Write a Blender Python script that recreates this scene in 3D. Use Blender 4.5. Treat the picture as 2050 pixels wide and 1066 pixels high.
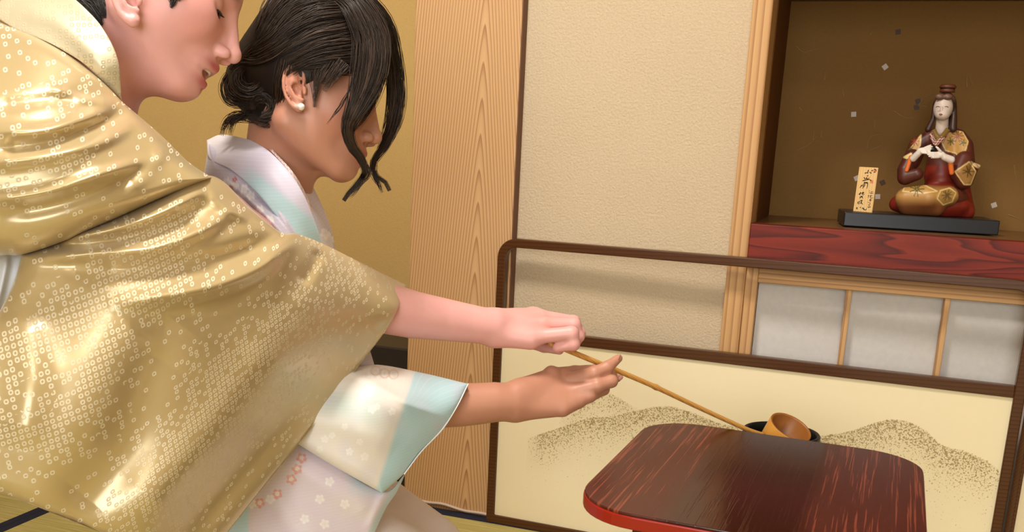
import bpy, bmesh, math, random
import numpy as np
from mathutils import Vector, Matrix

# ------------------------------------------------------------------ scene, camera, lights
for o in list(bpy.data.objects): bpy.data.objects.remove(o)
S = bpy.context.scene
COL = S.collection
F, CX, CY, H = 1944.0, 1025.0, 750.0, 0.80      # focal length in px, principal point, camera height
_p, _r, _y = np.radians([13.05, 2.77, 18.55])    # pitch down, roll, yaw against the rear wall
_R = np.array([[math.cos(_r), -math.sin(_r), 0], [math.sin(_r), math.cos(_r), 0], [0, 0, 1]]) @ \
     np.array([[1, 0, 0], [0, math.cos(_p), -math.sin(_p)], [0, math.sin(_p), math.cos(_p)]])
_c, _s = math.cos(_y), math.sin(_y)
C0 = np.array([0, 0, H])
def _w(d):                                        # heading frame (right, down, forward) -> world
    x, y, z = d[..., 0], d[..., 2], -d[..., 1]
    return np.stack([x*_c - y*_s, x*_s + y*_c, z], -1)
def ray(px, py):
    px = np.asarray(px, float); py = np.asarray(py, float)
    v = np.stack([(px-CX)/F, (py-CY)/F, np.ones_like(px)], -1)
    return _w(v @ _R)
def P(px, py, dep): return C0 + ray(px, py)*np.asarray(dep, float)[..., None]
def onz(px, py, z): d = ray(px, py); return C0 + d*(z-H)/d[2]
def ony(px, py, y): d = ray(px, py); return C0 + d*y/d[1]
RT, DN, FW = [_w((_R.T @ np.eye(3)[i])[None])[0] for i in range(3)]   # camera right, down, forward in world

cam = bpy.data.cameras.new('camera'); camo = bpy.data.objects.new('camera', cam); COL.objects.link(camo)
M = Matrix.Identity(4)
for i in range(3):
    M[i][0] = RT[i]; M[i][1] = -DN[i]; M[i][2] = -FW[i]; M[i][3] = C0[i]
camo.matrix_world = M
cam.sensor_width = 36; cam.lens = F/2050*36; cam.shift_y = (CY-533)/2050; cam.clip_start = .02
S.camera = camo

W = bpy.data.worlds.new('world'); S.world = W; W.use_nodes = True
W.node_tree.nodes['Background'].inputs[0].default_value = (.95, .93, .92, 1)
W.node_tree.nodes['Background'].inputs[1].default_value = .25

def area(name, loc, target, size, power, color, size_y=None, spread=180):
    l = bpy.data.lights.new(name, 'AREA'); l.energy = power; l.color = color
    l.size = size
    if size_y: l.shape = 'RECTANGLE'; l.size_y = size_y
    l.spread = math.radians(spread)
    o = bpy.data.objects.new(name, l); COL.objects.link(o); o.location = loc
    o.rotation_euler = (Vector(target)-Vector(loc)).to_track_quat('-Z', 'Y').to_euler()
    return o
area('ceiling_lamp_light', (-.65, .72, 2.26), (-.65, .72, 0), .36, 27, (1, .94, .85))
area('ceiling_lamp_light', (.05, -.45, 2.26), (.05, -.45, 0), .36, 7, (1, .94, .85))
area('window_daylight', (.10, -1.78, 1.25), (-.4, 1.2, .5), 1.5, 24, (.93, .99, .97), 1.3)
S.view_settings.view_transform = 'Standard'; S.view_settings.look = 'None'
S.view_settings.exposure = .40; S.view_settings.gamma = 1
S.view_settings.use_curve_mapping = False

# ------------------------------------------------------------------ helpers: objects
def link(o, parent=None):
    COL.objects.link(o)
    if parent is not None: o.parent = parent
    return o
def tag(o, label=None, cat=None, group=None, kind=None):
    if label: o['label'] = label
    if cat: o['category'] = cat
    if group: o['group'] = group
    if kind: o['kind'] = kind
    return o
def empty(name, loc=(0, 0, 0), rz=0):
    o = bpy.data.objects.new(name, None); o.empty_display_size = .05
    o.location = loc; o.rotation_euler = (0, 0, rz); return link(o)
def mesh_obj(name, V, Fc, mat, parent=None, smooth=True, uv=None, col=None, attrs=None):
    me = bpy.data.meshes.new(name)
    V = np.asarray(V, float)
    if parent is not None:                         # world coordinates in, parent space out
        bpy.context.view_layer.update()
        Mi = np.array(parent_world(parent).inverted()); V = V @ Mi[:3, :3].T + Mi[:3, 3]
    me.from_pydata(V.tolist(), [], Fc if isinstance(Fc, list) else Fc.tolist())
    if smooth: me.polygons.foreach_set('use_smooth', [True]*len(me.polygons))
    if uv is not None:
        L = me.uv_layers.new(name='UVMap'); idx = np.zeros(len(me.loops), int)
        me.loops.foreach_get('vertex_index', idx); L.data.foreach_set('uv', np.asarray(uv, float)[idx].ravel())
    if col is not None:
        a = me.color_attributes.new('Col', 'FLOAT_COLOR', 'POINT')
        c = np.ones((len(V), 4)); c[:, :3] = col; a.data.foreach_set('color', c.ravel())
    for k, v in (attrs or {}).items():
        a = me.attributes.new(k, 'FLOAT', 'POINT'); a.data.foreach_set('value', np.asarray(v, float))
    if mat: me.materials.append(mat)
    me.update()
    return link(bpy.data.objects.new(name, me), parent)
def parent_world(o):
    m = o.matrix_basis.copy(); p = o.parent
    while p is not None: m = p.matrix_basis @ m; p = p.parent
    return m
def bm_obj(name, bm, mat, parent=None, smooth=False):
    me = bpy.data.meshes.new(name)
    if parent is not None: bmesh.ops.transform(bm, matrix=parent_world(parent).inverted(), verts=bm.verts)
    bm.normal_update(); bm.to_mesh(me); bm.free()
    if smooth: me.polygons.foreach_set('use_smooth', [True]*len(me.polygons))
    if mat: me.materials.append(mat)
    return link(bpy.data.objects.new(name, me), parent)
def box(name, lo, hi, mat, parent=None, bev=0.0015, M4=None, seg=2):
    bm = bmesh.new(); bmesh.ops.create_cube(bm, size=1)
    lo, hi = Vector(lo), Vector(hi)
    for v in bm.verts: v.co = Vector([(lo[i]+hi[i])/2 + v.co[i]*(hi[i]-lo[i]) for i in range(3)])
    if bev: bmesh.ops.bevel(bm, geom=bm.edges[:], offset=bev, segments=seg, affect='EDGES', profile=.5)
    if M4: bmesh.ops.transform(bm, matrix=M4, verts=bm.verts)
    return bm_obj(name, bm, mat, parent)
def prism(name, pts, ext, mat, parent=None, bev=0.001, smooth=False):
    """polygon pts (3D, planar) pushed along vector ext"""
    bm = bmesh.new(); f = bm.faces.new([bm.verts.new(p) for p in pts])
    r = bmesh.ops.extrude_face_region(bm, geom=[f])
    bmesh.ops.translate(bm, vec=ext, verts=[g for g in r['geom'] if isinstance(g, bmesh.types.BMVert)])
    bmesh.ops.recalc_face_normals(bm, faces=bm.faces)
    if bev: bmesh.ops.bevel(bm, geom=[e for e in bm.edges if e.calc_face_angle(0) > .7], offset=bev, segments=2, affect='EDGES', profile=.5)
    return bm_obj(name, bm, mat, parent, smooth)
def lathe(name, prof, mat, loc, parent=None, n=48, M4=None):
    V = []; Fc = []
    for r, z in prof:
        for k in range(n): a = 2*math.pi*k/n; V.append((r*math.cos(a), r*math.sin(a), z))
    for i in range(len(prof)-1):
        for k in range(n): Fc.append([i*n+k, i*n+(k+1) % n, (i+1)*n+(k+1) % n, (i+1)*n+k])
    V = np.array(V)
    if M4 is not None: M4 = np.array(M4); V = V @ M4[:3, :3].T
    return mesh_obj(name, V+np.array(loc), Fc, mat, parent)
def cr(pts, n):
    """Catmull-Rom resample of a polyline (any dim), n samples, roughly even in arc length"""
    p = np.asarray(pts, float)
    if len(p) == 2: return p[0]+(p[1]-p[0])*np.linspace(0, 1, n)[:, None]
    q = np.vstack([2*p[0]-p[1], p, 2*p[-1]-p[-2]]); out = []
    for i in range(len(p)-1):
        t = np.linspace(0, 1, 24, endpoint=False)[:, None]; a, b, c, d = q[i:i+4]
        out.append(.5*(2*b+(c-a)*t+(2*a-5*b+4*c-d)*t*t+(-a+3*b-3*c+d)*t**3))
    o = np.vstack(out+[p[-1:]]); s = np.r_[0, np.cumsum(np.linalg.norm(np.diff(o, axis=0), axis=1))]
    u = np.linspace(0, s[-1], n)
    return np.stack([np.interp(u, s, o[:, k]) for k in range(o.shape[1])], -1)
def tube_geo(C, R, sides=6, flat=None):
    """tube along C (n,3) with radius R(n); returns V, F. closed ends"""
    C = np.asarray(C); n = len(C); R = np.broadcast_to(np.asarray(R, float), (n,))
    T = np.gradient(C, axis=0); T /= np.linalg.norm(T, axis=1)[:, None]+1e-12
    up = np.array([.31, .17, .93]); N = np.cross(T, up); N /= np.linalg.norm(N, axis=1)[:, None]+1e-9
    B = np.cross(T, N); a = np.arange(sides)*2*np.pi/sides
    V = C[:, None]+R[:, None, None]*(np.cos(a)[None, :, None]*N[:, None]+np.sin(a)[None, :, None]*B[:, None])
    V = V.reshape(-1, 3); i = np.arange(n-1)[:, None]*sides; k = np.arange(sides)[None]
    Fc = np.stack([i+k, i+(k+1) % sides, i+sides+(k+1) % sides, i+sides+k], -1).reshape(-1, 4).tolist()
    Fc.append(list(range(sides))[::-1]); Fc.append([(n-1)*sides+j for j in range(sides)])
    return V, Fc
def merge(geos):
    V = []; Fc = []; o = 0
    for v, f in geos:
        V.append(v); Fc += [[x+o for x in q] for q in f]; o += len(v)
    return np.vstack(V), Fc
def tubes(name, curves, mat, parent=None, sides=6):
    V, Fc = merge([tube_geo(c, r, sides) for c, r in curves])
    return mesh_obj(name, V, Fc, mat, parent)

# ------------------------------------------------------------------ helpers: signed-distance modelling (surface nets)
def sphere(p, c, r): return np.linalg.norm(p-np.asarray(c), axis=1)-r
def ellip(p, c, r, A=None):
    q = p-np.asarray(c)
    if A is not None: q = q @ A
    r = np.asarray(r, float); k0 = np.linalg.norm(q/r, axis=1); k1 = np.linalg.norm(q/(r*r), axis=1)
    return k0*(k0-1)/np.maximum(k1, 1e-9)
def rcone(p, a, b, r1, r2):
    a = np.asarray(a, float); b = np.asarray(b, float); ba = b-a; l2 = ba@ba
    t = np.clip(((p-a)@ba)/l2, 0, 1); return np.linalg.norm(p-a-t[:, None]*ba, axis=1)-(r1+(r2-r1)*t)
def smin(a, b, k):
    h = np.maximum(k-np.abs(a-b), 0)/k; return np.minimum(a, b)-h*h*k*.25
def smax(a, b, k): return -smin(-a, -b, k)
def chain(p, pts, rad, k=None):
    if len(p) > 4000:                                  # far points: distance to the bounding box is enough
        q = np.array(pts); R = float(np.max(rad)); lo, hi = q.min(0)-R, q.max(0)+R
        e = np.maximum(np.maximum(lo-p, p-hi), 0); bd = np.sqrt((e*e).sum(1)); m = bd < .045; out = bd
        if m.any(): out = bd.copy(); out[m] = _chain(p[m], pts, rad, k)
        return out
    return _chain(p, pts, rad, k)
def _chain(p, pts, rad, k=None):
    d = None
    for i in range(len(pts)-1):
        e = rcone(p, pts[i], pts[i+1], rad[i], rad[i+1]); d = e if d is None else (np.minimum(d, e) if not k else smin(d, e, k))
    return d
def limb(p, pts, rad, n=12):
    c = cr(np.c_[np.array(pts), np.array(rad)*3], n); return chain(p, c[:, :3], c[:, 3]/3)
def sdf_mesh(f, lo, hi, h):
    lo = np.asarray(lo, float); hi = np.asarray(hi, float); L = 5; hl = h*2**L
    n = np.ceil((hi-lo)/hl).astype(int)
    c = np.stack(np.meshgrid(*[np.arange(k) for k in n], indexing='ij'), -1).reshape(-1, 3)
    for lev in range(L, -1, -1):
        hl = h*2**lev
        d = f(lo+(c+.5)*hl); c = c[np.abs(d) < 1.35*hl]
        if lev: c = (c[:, None]*2+np.stack(np.meshgrid([0, 1], [0, 1], [0, 1], indexing='ij'), -1).reshape(1, -1, 3)).reshape(-1, 3)
    Mx = 1 << 14
    key = lambda q: (q[..., 0]*Mx+q[..., 1])*Mx+q[..., 2]
    off = np.stack(np.meshgrid([0, 1], [0, 1], [0, 1], indexing='ij'), -1).reshape(-1, 3)
    ck = key(c); o = np.argsort(ck); c = c[o]; ck = ck[o]
    corners = (c[:, None]+off[None]); kk = key(corners); uk, inv = np.unique(kk.ravel(), return_inverse=True)
    up = np.stack([uk//(Mx*Mx), (uk//Mx) % Mx, uk % Mx], -1)
    val = f(lo+up*h); cv = val[inv].reshape(-1, 8)
    act = (cv.min(1) < 0) & (cv.max(1) >= 0)
    c = c[act]; ck = ck[act]; cv = cv[act]
    acc = np.zeros((len(c), 3)); cnt = np.zeros(len(c))
    for i in range(8):
        for ax in range(3):
            if off[i][ax]: continue
            j = i+[4, 2, 1][ax]; a, b = cv[:, i], cv[:, j]; m = (a < 0) != (b < 0)
            t = np.where(m, a/np.where(m, a-b, 1), 0); q = off[i]+t[:, None]*np.eye(3)[ax]
            acc[m] += q[m]; cnt[m] += 1
    V = lo+(c+acc/cnt[:, None])*h
    faces = []
    for ax in range(3):
        e = np.array([Mx*Mx, Mx, 1])[ax]; k2 = uk+e; pos = np.searchsorted(uk, k2); pos[pos >= len(uk)] = 0
        ok = uk[pos] == k2; s0 = val < 0; s1 = val[pos] < 0; m = ok & (s0 != s1)
        b_, c_ = [x for x in range(3) if x != ax]
        eb, ec = np.array([Mx*Mx, Mx, 1])[b_], np.array([Mx*Mx, Mx, 1])[c_]
        base = uk[m]; ids = []
        good = np.ones(len(base), bool)
        for dk in (0, eb, eb+ec, ec):
            t = base-dk; ps = np.searchsorted(ck, t); ps[ps >= len(ck)] = 0; good &= ck[ps] == t; ids.append(ps)
        q = np.stack(ids, -1)[good]; fl = s0[m][good]
        if ax == 1: fl = ~fl
        q[~fl] = q[~fl][:, ::-1]; faces.append(q)
    Fc = np.vstack(faces)
    g = np.zeros_like(V); e = h*.5; d0 = f(V)
    for ax in range(3):
        dv = np.zeros(3); dv[ax] = e; g[:, ax] = (f(V+dv)-f(V-dv))/(2*e)
    gn = (g*g).sum(1); V = V-np.clip(d0/np.maximum(gn, .05), -h, h)[:, None]*g
    return V, Fc[:, ::-1]

# ------------------------------------------------------------------ helpers: draped cloth panels from traced outlines
def rbf(samples):
    s = np.asarray(samples, float); X = s[:, :2]/1000; n = len(s)
    ph = lambda r2: np.where(r2 > 1e-12, .5*r2*np.log(np.maximum(r2, 1e-12)), 0)
    K = ph(((X[:, None]-X[None])**2).sum(-1))+1e-4*np.eye(n); Q = np.c_[np.ones(n), X]
    A = np.block([[K, Q], [Q.T, np.zeros((3, 3))]]); w = np.linalg.solve(A, np.r_[s[:, 2], 0, 0, 0])
    def f(px, py):
        x = np.stack([px, py], -1)/1000; r2 = ((x[..., None, :]-X)**2).sum(-1)
        return ph(r2)@w[:n]+w[n]+x@w[n+1:]
    return f
def ridge_field(px, py, ridges):
    out = np.zeros_like(px)
    for pts, wd, ht in ridges:
        c = cr(pts, 40); d2 = np.full(px.shape, 1e9); tt = np.zeros(px.shape)
        for i in range(len(c)-1):
            a = c[i]; b = c[i+1]-a; t = np.clip(((px-a[0])*b[0]+(py-a[1])*b[1])/(b@b), 0, 1)
            q = (px-a[0]-t*b[0])**2+(py-a[1]-t*b[1])**2; m = q < d2; d2[m] = q[m]; tt[m] = ((i+t)/(len(c)-1))[m]
        env = np.clip(np.minimum(tt, 1-tt)*5+.15, 0, 1)
        out += ht*env*np.exp(-d2/(wd*wd))
    return out
def drape(name, top, right, bottom, left, depth, mat, parent, thick=.03, n=(120, 120), ridges=(), col=None, attrs=None, uvrot=0.0, rim=.10, taper=0):
    """closed cloth form: Coons patch over the traced outline, every point set at its own distance"""
    nu, nv = n; t, b = cr(top, nu), cr(bottom, nu); l, r = cr(left, nv), cr(right, nv)
    u = np.linspace(0, 1, nu)[None, :, None]; v = np.linspace(0, 1, nv)[:, None, None]
    X = (1-v)*t[None]+v*b[None]+(1-u)*l[:, None]+u*r[:, None]-((1-u)*(1-v)*t[0]+u*(1-v)*t[-1]+(1-u)*v*b[0]+u*v*b[-1])
    px, py = X[..., 0], X[..., 1]
    D = rbf(depth)(px, py); rf = ridge_field(px, py, ridges)
    uu = np.minimum(u[..., 0], 1-u[..., 0]); vv = np.minimum(v[..., 0], 1-v[..., 0])
    e = np.clip(np.minimum(uu, vv)/rim, 0, 1); e = np.sqrt(1-(1-e)**2)
    front = P(px, py, D-rf-.15*thick*e); back = P(px, py, D+thick*(1-taper*v[..., 0])*(.02+.98*e))
    V = np.vstack([front.reshape(-1, 3), back.reshape(-1, 3)]); N = nu*nv
    i, j = np.meshgrid(np.arange(nv-1), np.arange(nu-1), indexing='ij'); a = (i*nu+j).ravel()
    q = np.stack([a, a+nu, a+nu+1, a+1], -1); Fc = np.vstack([q, q[:, ::-1]+N]).tolist()
    br = list(range(nu))+[k*nu+nu-1 for k in range(1, nv)]+[(nv-1)*nu+k for k in range(nu-2, -1, -1)]+[k*nu for k in range(nv-2, 0, -1)]
    for k in range(len(br)):
        x, y = br[k], br[(k+1) % len(br)]; Fc.append([x, y, y+N, x+N])
    U = (np.stack([px*math.cos(uvrot)+py*math.sin(uvrot), py*math.cos(uvrot)-px*math.sin(uvrot)], -1)*(D/F)[..., None]).reshape(-1, 2); U = np.vstack([U, U+.37])
    c2 = None
    if col: c2 = col(px.ravel(), py.ravel()); c2 = np.vstack([c2, c2])
    at = {k: np.tile(fn(px.ravel(), py.ravel()), 2) for k, fn in (attrs or {}).items()}
    o = mesh_obj(name, V, Fc, mat, parent, True, U, c2, at)
    return o

# ------------------------------------------------------------------ helpers: materials
class NT:
    def __init__(s, name):
        s.m = bpy.data.materials.new(name); s.m.use_nodes = True; s.t = s.m.node_tree
        s.b = s.t.nodes['Principled BSDF']
    def n(s, typ, **kw):
        x = s.t.nodes.new(typ)
        for k, v in kw.items():
            if k.startswith('i_'): x.inputs[k[2:].replace('_', ' ')].default_value = v
            else: setattr(x, k, v)
        return x
    def l(s, a, b): s.t.links.new(a, b); return b
    def val(s, sock, v):
        if hasattr(v, 'is_output'): s.l(v, sock)
        else: sock.default_value = v
    def math(s, op, a, b=None, c=None, clamp=False):
        x = s.n('ShaderNodeMath', operation=op, use_clamp=clamp)
        for i, v in enumerate((a, b, c)):
            if v is not None: s.val(x.inputs[i], v)
        return x.outputs[0]
    def obj(s): return s.n('ShaderNodeTexCoord').outputs['Object']
    def uv(s): return s.n('ShaderNodeTexCoord').outputs['UV']
    def mapp(s, vec, scale=(1, 1, 1), loc=(0, 0, 0), rot=(0, 0, 0)):
        x = s.n('ShaderNodeMapping'); s.l(vec, x.inputs[0]); x.inputs['Scale'].default_value = scale
        x.inputs['Location'].default_value = loc; x.inputs['Rotation'].default_value = rot; return x.outputs[0]
    def noise(s, vec, scale, detail=3, rough=.5, dist=0):
        x = s.n('ShaderNodeTexNoise'); s.l(vec, x.inputs['Vector']); x.inputs['Scale'].default_value = scale
        x.inputs['Detail'].default_value = detail; x.inputs['Roughness'].default_value = rough; x.inputs['Distortion'].default_value = dist
        return x.outputs[0]
    def ramp(s, f, stops, interp='LINEAR'):
        x = s.n('ShaderNodeValToRGB'); s.l(f, x.inputs[0]); e = x.color_ramp; e.interpolation = interp
        while len(e.elements) < len(stops): e.elements.new(.5)
        for el, (p, c) in zip(e.elements, stops): el.position = p; el.color = (*c, 1) if len(c) == 3 else c
        return x.outputs[0]
    def mix(s, f, a, b, typ='MIX'):
        x = s.n('ShaderNodeMix', data_type='RGBA', blend_type=typ); s.val(x.inputs[0], f)
        for k, v in ((6, a), (7, b)):
            if hasattr(v, 'is_output'): s.l(v, x.inputs[k])
            else: x.inputs[k].default_value = (*v, 1)
        return x.outputs[2]
    def bump(s, h, st=.3, dist=.002):
        x = s.n('ShaderNodeBump'); s.l(h, x.inputs['Height']); x.inputs['Strength'].default_value = st; x.inputs['Distance'].default_value = dist
        s.l(x.outputs[0], s.b.inputs['Normal'])
    def base(s, v):
        if hasattr(v, 'is_output'): s.l(v, s.b.inputs['Base Color'])
        else: s.b.inputs['Base Color'].default_value = (*v, 1)
    def set(s, **kw):
        for k, v in kw.items(): s.val(s.b.inputs[k.replace('_', ' ')], v)
    def sep(s, vec):
        x = s.n('ShaderNodeSeparateXYZ'); s.l(vec, x.inputs[0]); return x.outputs
    def attr(s, name):
        return s.n('ShaderNodeAttribute', attribute_name=name)
def srgb(r, g, b):
    f = lambda c: (c/255/12.92) if c/255 <= .04045 else ((c/255+.055)/1.055)**2.4
    return (f(r), f(g), f(b))
def plain(name, c, rough=.5, metal=0, spec=.5, bump=None, var=0):
    m = NT(name); m.set(Roughness=rough, Metallic=metal); m.b.inputs['Specular IOR Level'].default_value = spec
    if var:
        nz = m.noise(m.obj(), 40, 4); m.base(m.mix(nz, tuple(x*(1-var) for x in c), tuple(min(1, x*(1+var)) for x in c)))
    else: m.base(c)
    if bump: m.bump(m.noise(m.obj(), bump[0], 3), bump[1], bump[2])
    return m.m
def wood(name, light, dark, axis, pitch, arch=None, rough=.45, wav=.02, spec=.4):
    """straight-grain timber; axis = grain direction; arch = (centre, height pitch) draws cathedral grain"""
    m = NT(name); o = m.obj(); xyz = m.sep(o)
    ia = {'X': 0, 'Y': 1, 'Z': 2}[axis]; cross = [i for i in range(3) if i != ia]
    sc = [9, 9, 9]; sc[ia] = .9; nz = m.noise(m.mapp(o, tuple(sc)), 1, 4)
    w = m.math('MULTIPLY', m.math('SUBTRACT', nz, .5), wav)
    a = m.math('ADD', xyz[cross[0]], m.math('MULTIPLY', xyz[cross[1]], .8))
    if arch:
        dx = m.math('SUBTRACT', xyz[cross[0]], arch[0]); dx = m.math('ADD', dx, m.math('MULTIPLY', w, 1.2))
        r = m.math('SQRT', m.math('ADD', m.math('MULTIPLY', dx, dx), .00005))
        a = m.math('ADD', r, m.math('MULTIPLY', xyz[ia], pitch/arch[1]))
    a = m.math('ADD', a, w)
    ph = m.math('DIVIDE', a, pitch); fr = m.math('FRACT', ph)
    nz2 = m.noise(m.mapp(o, tuple(1200 if i != ia else 30 for i in range(3))), 1, 2)
    c = m.ramp(fr, [(0, light), (.55, tuple(l*.75+d*.25 for l, d in zip(light, dark))), (.9, dark), (1, light)])
    big = m.noise(m.mapp(o, tuple(14 if i != ia else 1.5 for i in range(3))), 1, 2)
    c = m.mix(m.math('MULTIPLY', big, .5), c, tuple(x*.8 for x in light))
    c = m.mix(m.math('MULTIPLY', nz2, .25), c, dark)
    m.base(c); m.set(Roughness=rough); m.b.inputs['Specular IOR Level'].default_value = spec
    m.bump(fr, .08, .0006); return m.m
# ------------------------------------------------------------------ materials of the place
def mk_plaster(name, c1, c2, sc, st):
    m = NT(name); o = m.obj(); nz = m.noise(o, sc, 4, .6); lo = m.noise(o, 6, 3)
    c = m.mix(nz, c1, c2); c = m.mix(m.math('MULTIPLY', lo, .25), c, tuple(x*.85 for x in c1)); m.base(c)
    m.set(Roughness=.95); m.b.inputs['Specular IOR Level'].default_value = .1; m.bump(nz, st, .003); return m.m
M_PLASTER = mk_plaster('beige_plaster', srgb(200, 178, 146), srgb(226, 207, 180), 210, .75)
M_OCHRE = mk_plaster('ochre_sand_wall', srgb(222, 184, 116), srgb(238, 204, 138), 320, .35)
M_PLANK = wood('cedar_plank', srgb(228, 186, 136), srgb(158, 106, 66), 'Z', .0062, (-.735, .07), .5, .010)
M_POST = wood('cedar_post', srgb(222, 176, 120), srgb(160, 106, 60), 'Z', .013, None, .5, .012)
M_RAILW = wood('cedar_rail', srgb(206, 160, 104), srgb(140, 92, 52), 'X', .008, None, .5, .006)
M_SHELF = None
def mk_shelf():
    m = NT('red_stained_wood'); o = m.obj()
    nz = m.noise(m.mapp(o, (1.6, 20, 22), rot=(0, .10, 0)), 1, 2, .4, .3)
    fr = m.math('FRACT', m.math('MULTIPLY', nz, 11))
    c = m.ramp(fr, [(0, srgb(142, 46, 26)), (.55, srgb(124, 36, 20)), (.90, srgb(82, 22, 14)), (1, srgb(136, 42, 24))])
    fine = m.noise(m.mapp(o, (40, 600, 600)), 1, 2); c = m.mix(m.math('MULTIPLY', fine, .3), c, srgb(60, 16, 12))
    m.base(c); m.set(Roughness=.48); m.b.inputs['Specular IOR Level'].default_value = .3; m.bump(fr, .05, .0005); return m.m
M_SHELF = mk_shelf()
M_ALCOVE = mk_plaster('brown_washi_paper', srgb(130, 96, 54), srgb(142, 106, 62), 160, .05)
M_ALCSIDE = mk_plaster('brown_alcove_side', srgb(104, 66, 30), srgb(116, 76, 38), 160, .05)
M_ALCFLOOR = wood('alcove_floor_wood', srgb(140, 100, 62), srgb(104, 70, 40), 'X', .02, None, .3, .02)
M_DARKWOOD = wood('dark_brown_lacquered_wood', srgb(92, 54, 26), srgb(58, 30, 14), 'X', .006, None, .28, .008)
M_BLACK = plain('black_lacquer', srgb(26, 22, 22), .25)
M_SHOJI = mk_plaster('shoji_paper', srgb(206, 200, 196), srgb(222, 218, 214), 90, .05)
def mk_tatami():
    m = NT('tatami_rush'); o = m.obj(); xyz = m.sep(o)
    w = m.math('FRACT', m.math('MULTIPLY', xyz[1], 1/.006)); v = m.math('FRACT', m.math('MULTIPLY', xyz[0], 1/.015))
    nz = m.noise(m.mapp(o, (8, 260, 1)), 1, 4)
    c = m.ramp(nz, [(.3, srgb(166, 150, 84)), (.7, srgb(206, 192, 122))]); c = m.mix(m.math('MULTIPLY', w, .25), c, srgb(140, 124, 66))
    m.base(c); m.set(Roughness=.7); m.bump(w, .3, .001); return m.m
M_TATAMI = mk_tatami()
M_HERI = plain('navy_cloth_border', srgb(22, 26, 48), .8, bump=(900, .3, .001))
M_CEIL = wood('ceiling_board', srgb(222, 206, 180), srgb(200, 182, 154), 'X', .03, None, .6, .03)

# ------------------------------------------------------------------ room shell
YW = 1.913
X0, X1, YB, ZC = -2.7, 1.7, -1.9, 2.36
flo = tag(box('floor', (X0, YB, -.08), (X1, 2.62, -.03), plain('subfloor', srgb(90, 70, 50), .8), bev=0), kind='structure')
# tatami mats: one laid along the wall side, the others run towards the camera; borders are cloth strips
def mat_piece(x0, x1, y0, y1, edges):
    t = box('tatami_mat', (x0, y0, -.03), (x1, y1, 0), M_TATAMI, flo, .002)
    for e in edges:
        lo, hi = {'L': ((x0, y0), (x0+.019, y1)), 'R': ((x1-.019, y0), (x1, y1)), 'F': ((x0, y0), (x1, y0+.03)), 'B': ((x0, y1-.042), (x1, y1))}[e]
        box('cloth_border', (*lo, -.002), (*hi, .0012), M_HERI, t, .0004)
xs = [X0, -1.557, -.35, .55, 1.2, X1]
for i in range(5):
    for y0, y1 in ((YB, .12), (.12, 1.926)):
        mat_piece(xs[i]+.0004, xs[i+1]-.0004, y0+.0004, y1-.0004, 'LRB' if y1 > 1 else 'LR')

def st(o): return tag(o, kind='structure')
WT = .06
wr = st(box('wall_rear', (-.657, YW+.03, 0), (-.19, YW+.03+WT, ZC), M_PLASTER, bev=0))
# wide cedar plank between the two recesses, pale strip along its foot
trim = lambda k: 'trim_%d' % k
pl = st(box(trim(1), (-.888, YW, .0), (-.657, YW+.10, ZC), M_PLANK, bev=.003))
box('dark_side_strip', (-.6575, YW+.002, .0), (-.6555, YW+.0305, ZC), plain('dark_plank_side', srgb(112, 76, 54), .7, var=.1), pl, 0)
foot = cr([(-.88, .014), (-.83, .010), (-.79, .012), (-.74, .005), (-.70, .006), (-.66, .004)], 24)
tubes('pale_foot_edge', [(np.c_[foot[:, 0], np.full(24, YW-.002), foot[:, 1]+.002], .0035)], plain('pale_wood_edge', srgb(206, 186, 170), .6), pl)
st(box(trim(2), (-.214, YW, 0), (-.178, YW+.095, ZC), M_POST, bev=.002))
# tokonoma recess on the left
st(box('wall_recess_rear', (X0, 2.52, 0), (-.80, 2.58, ZC), M_OCHRE, bev=0))
st(box('wall_recess_side', (-.880, YW+.10, 0), (-.80, 2.52, ZC), M_OCHRE, bev=0))
st(box('trim_3', (X0, YW+.02, 0), (-.888, 2.52, .355), plain('black_lacquer_sill', srgb(38, 31, 31), .45), bev=.004))
# alcove with shelf on the right
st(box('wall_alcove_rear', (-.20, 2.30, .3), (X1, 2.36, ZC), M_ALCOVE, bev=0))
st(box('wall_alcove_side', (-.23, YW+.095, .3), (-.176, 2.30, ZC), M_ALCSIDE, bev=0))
st(box('trim_4', (-.176, YW+.02, 1.140), (X1, 2.30, 1.20), M_DARKWOOD, bev=.001))
st(box('wall_above_alcove', (-.178, YW+.03, 1.20), (X1, YW+.09, ZC), M_PLASTER, bev=0))
st(box('trim_5', (-.176, YW+.028, .640), (X1, 2.30, .682), M_ALCFLOOR, bev=.001))
sh = st(box('trim_6', (-.1775, YW-.008, .604), (X1, YW+.028, .684), M_SHELF, bev=.002))
tag(sh, 'red stained grained wood shelf edge below the doll')
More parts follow.
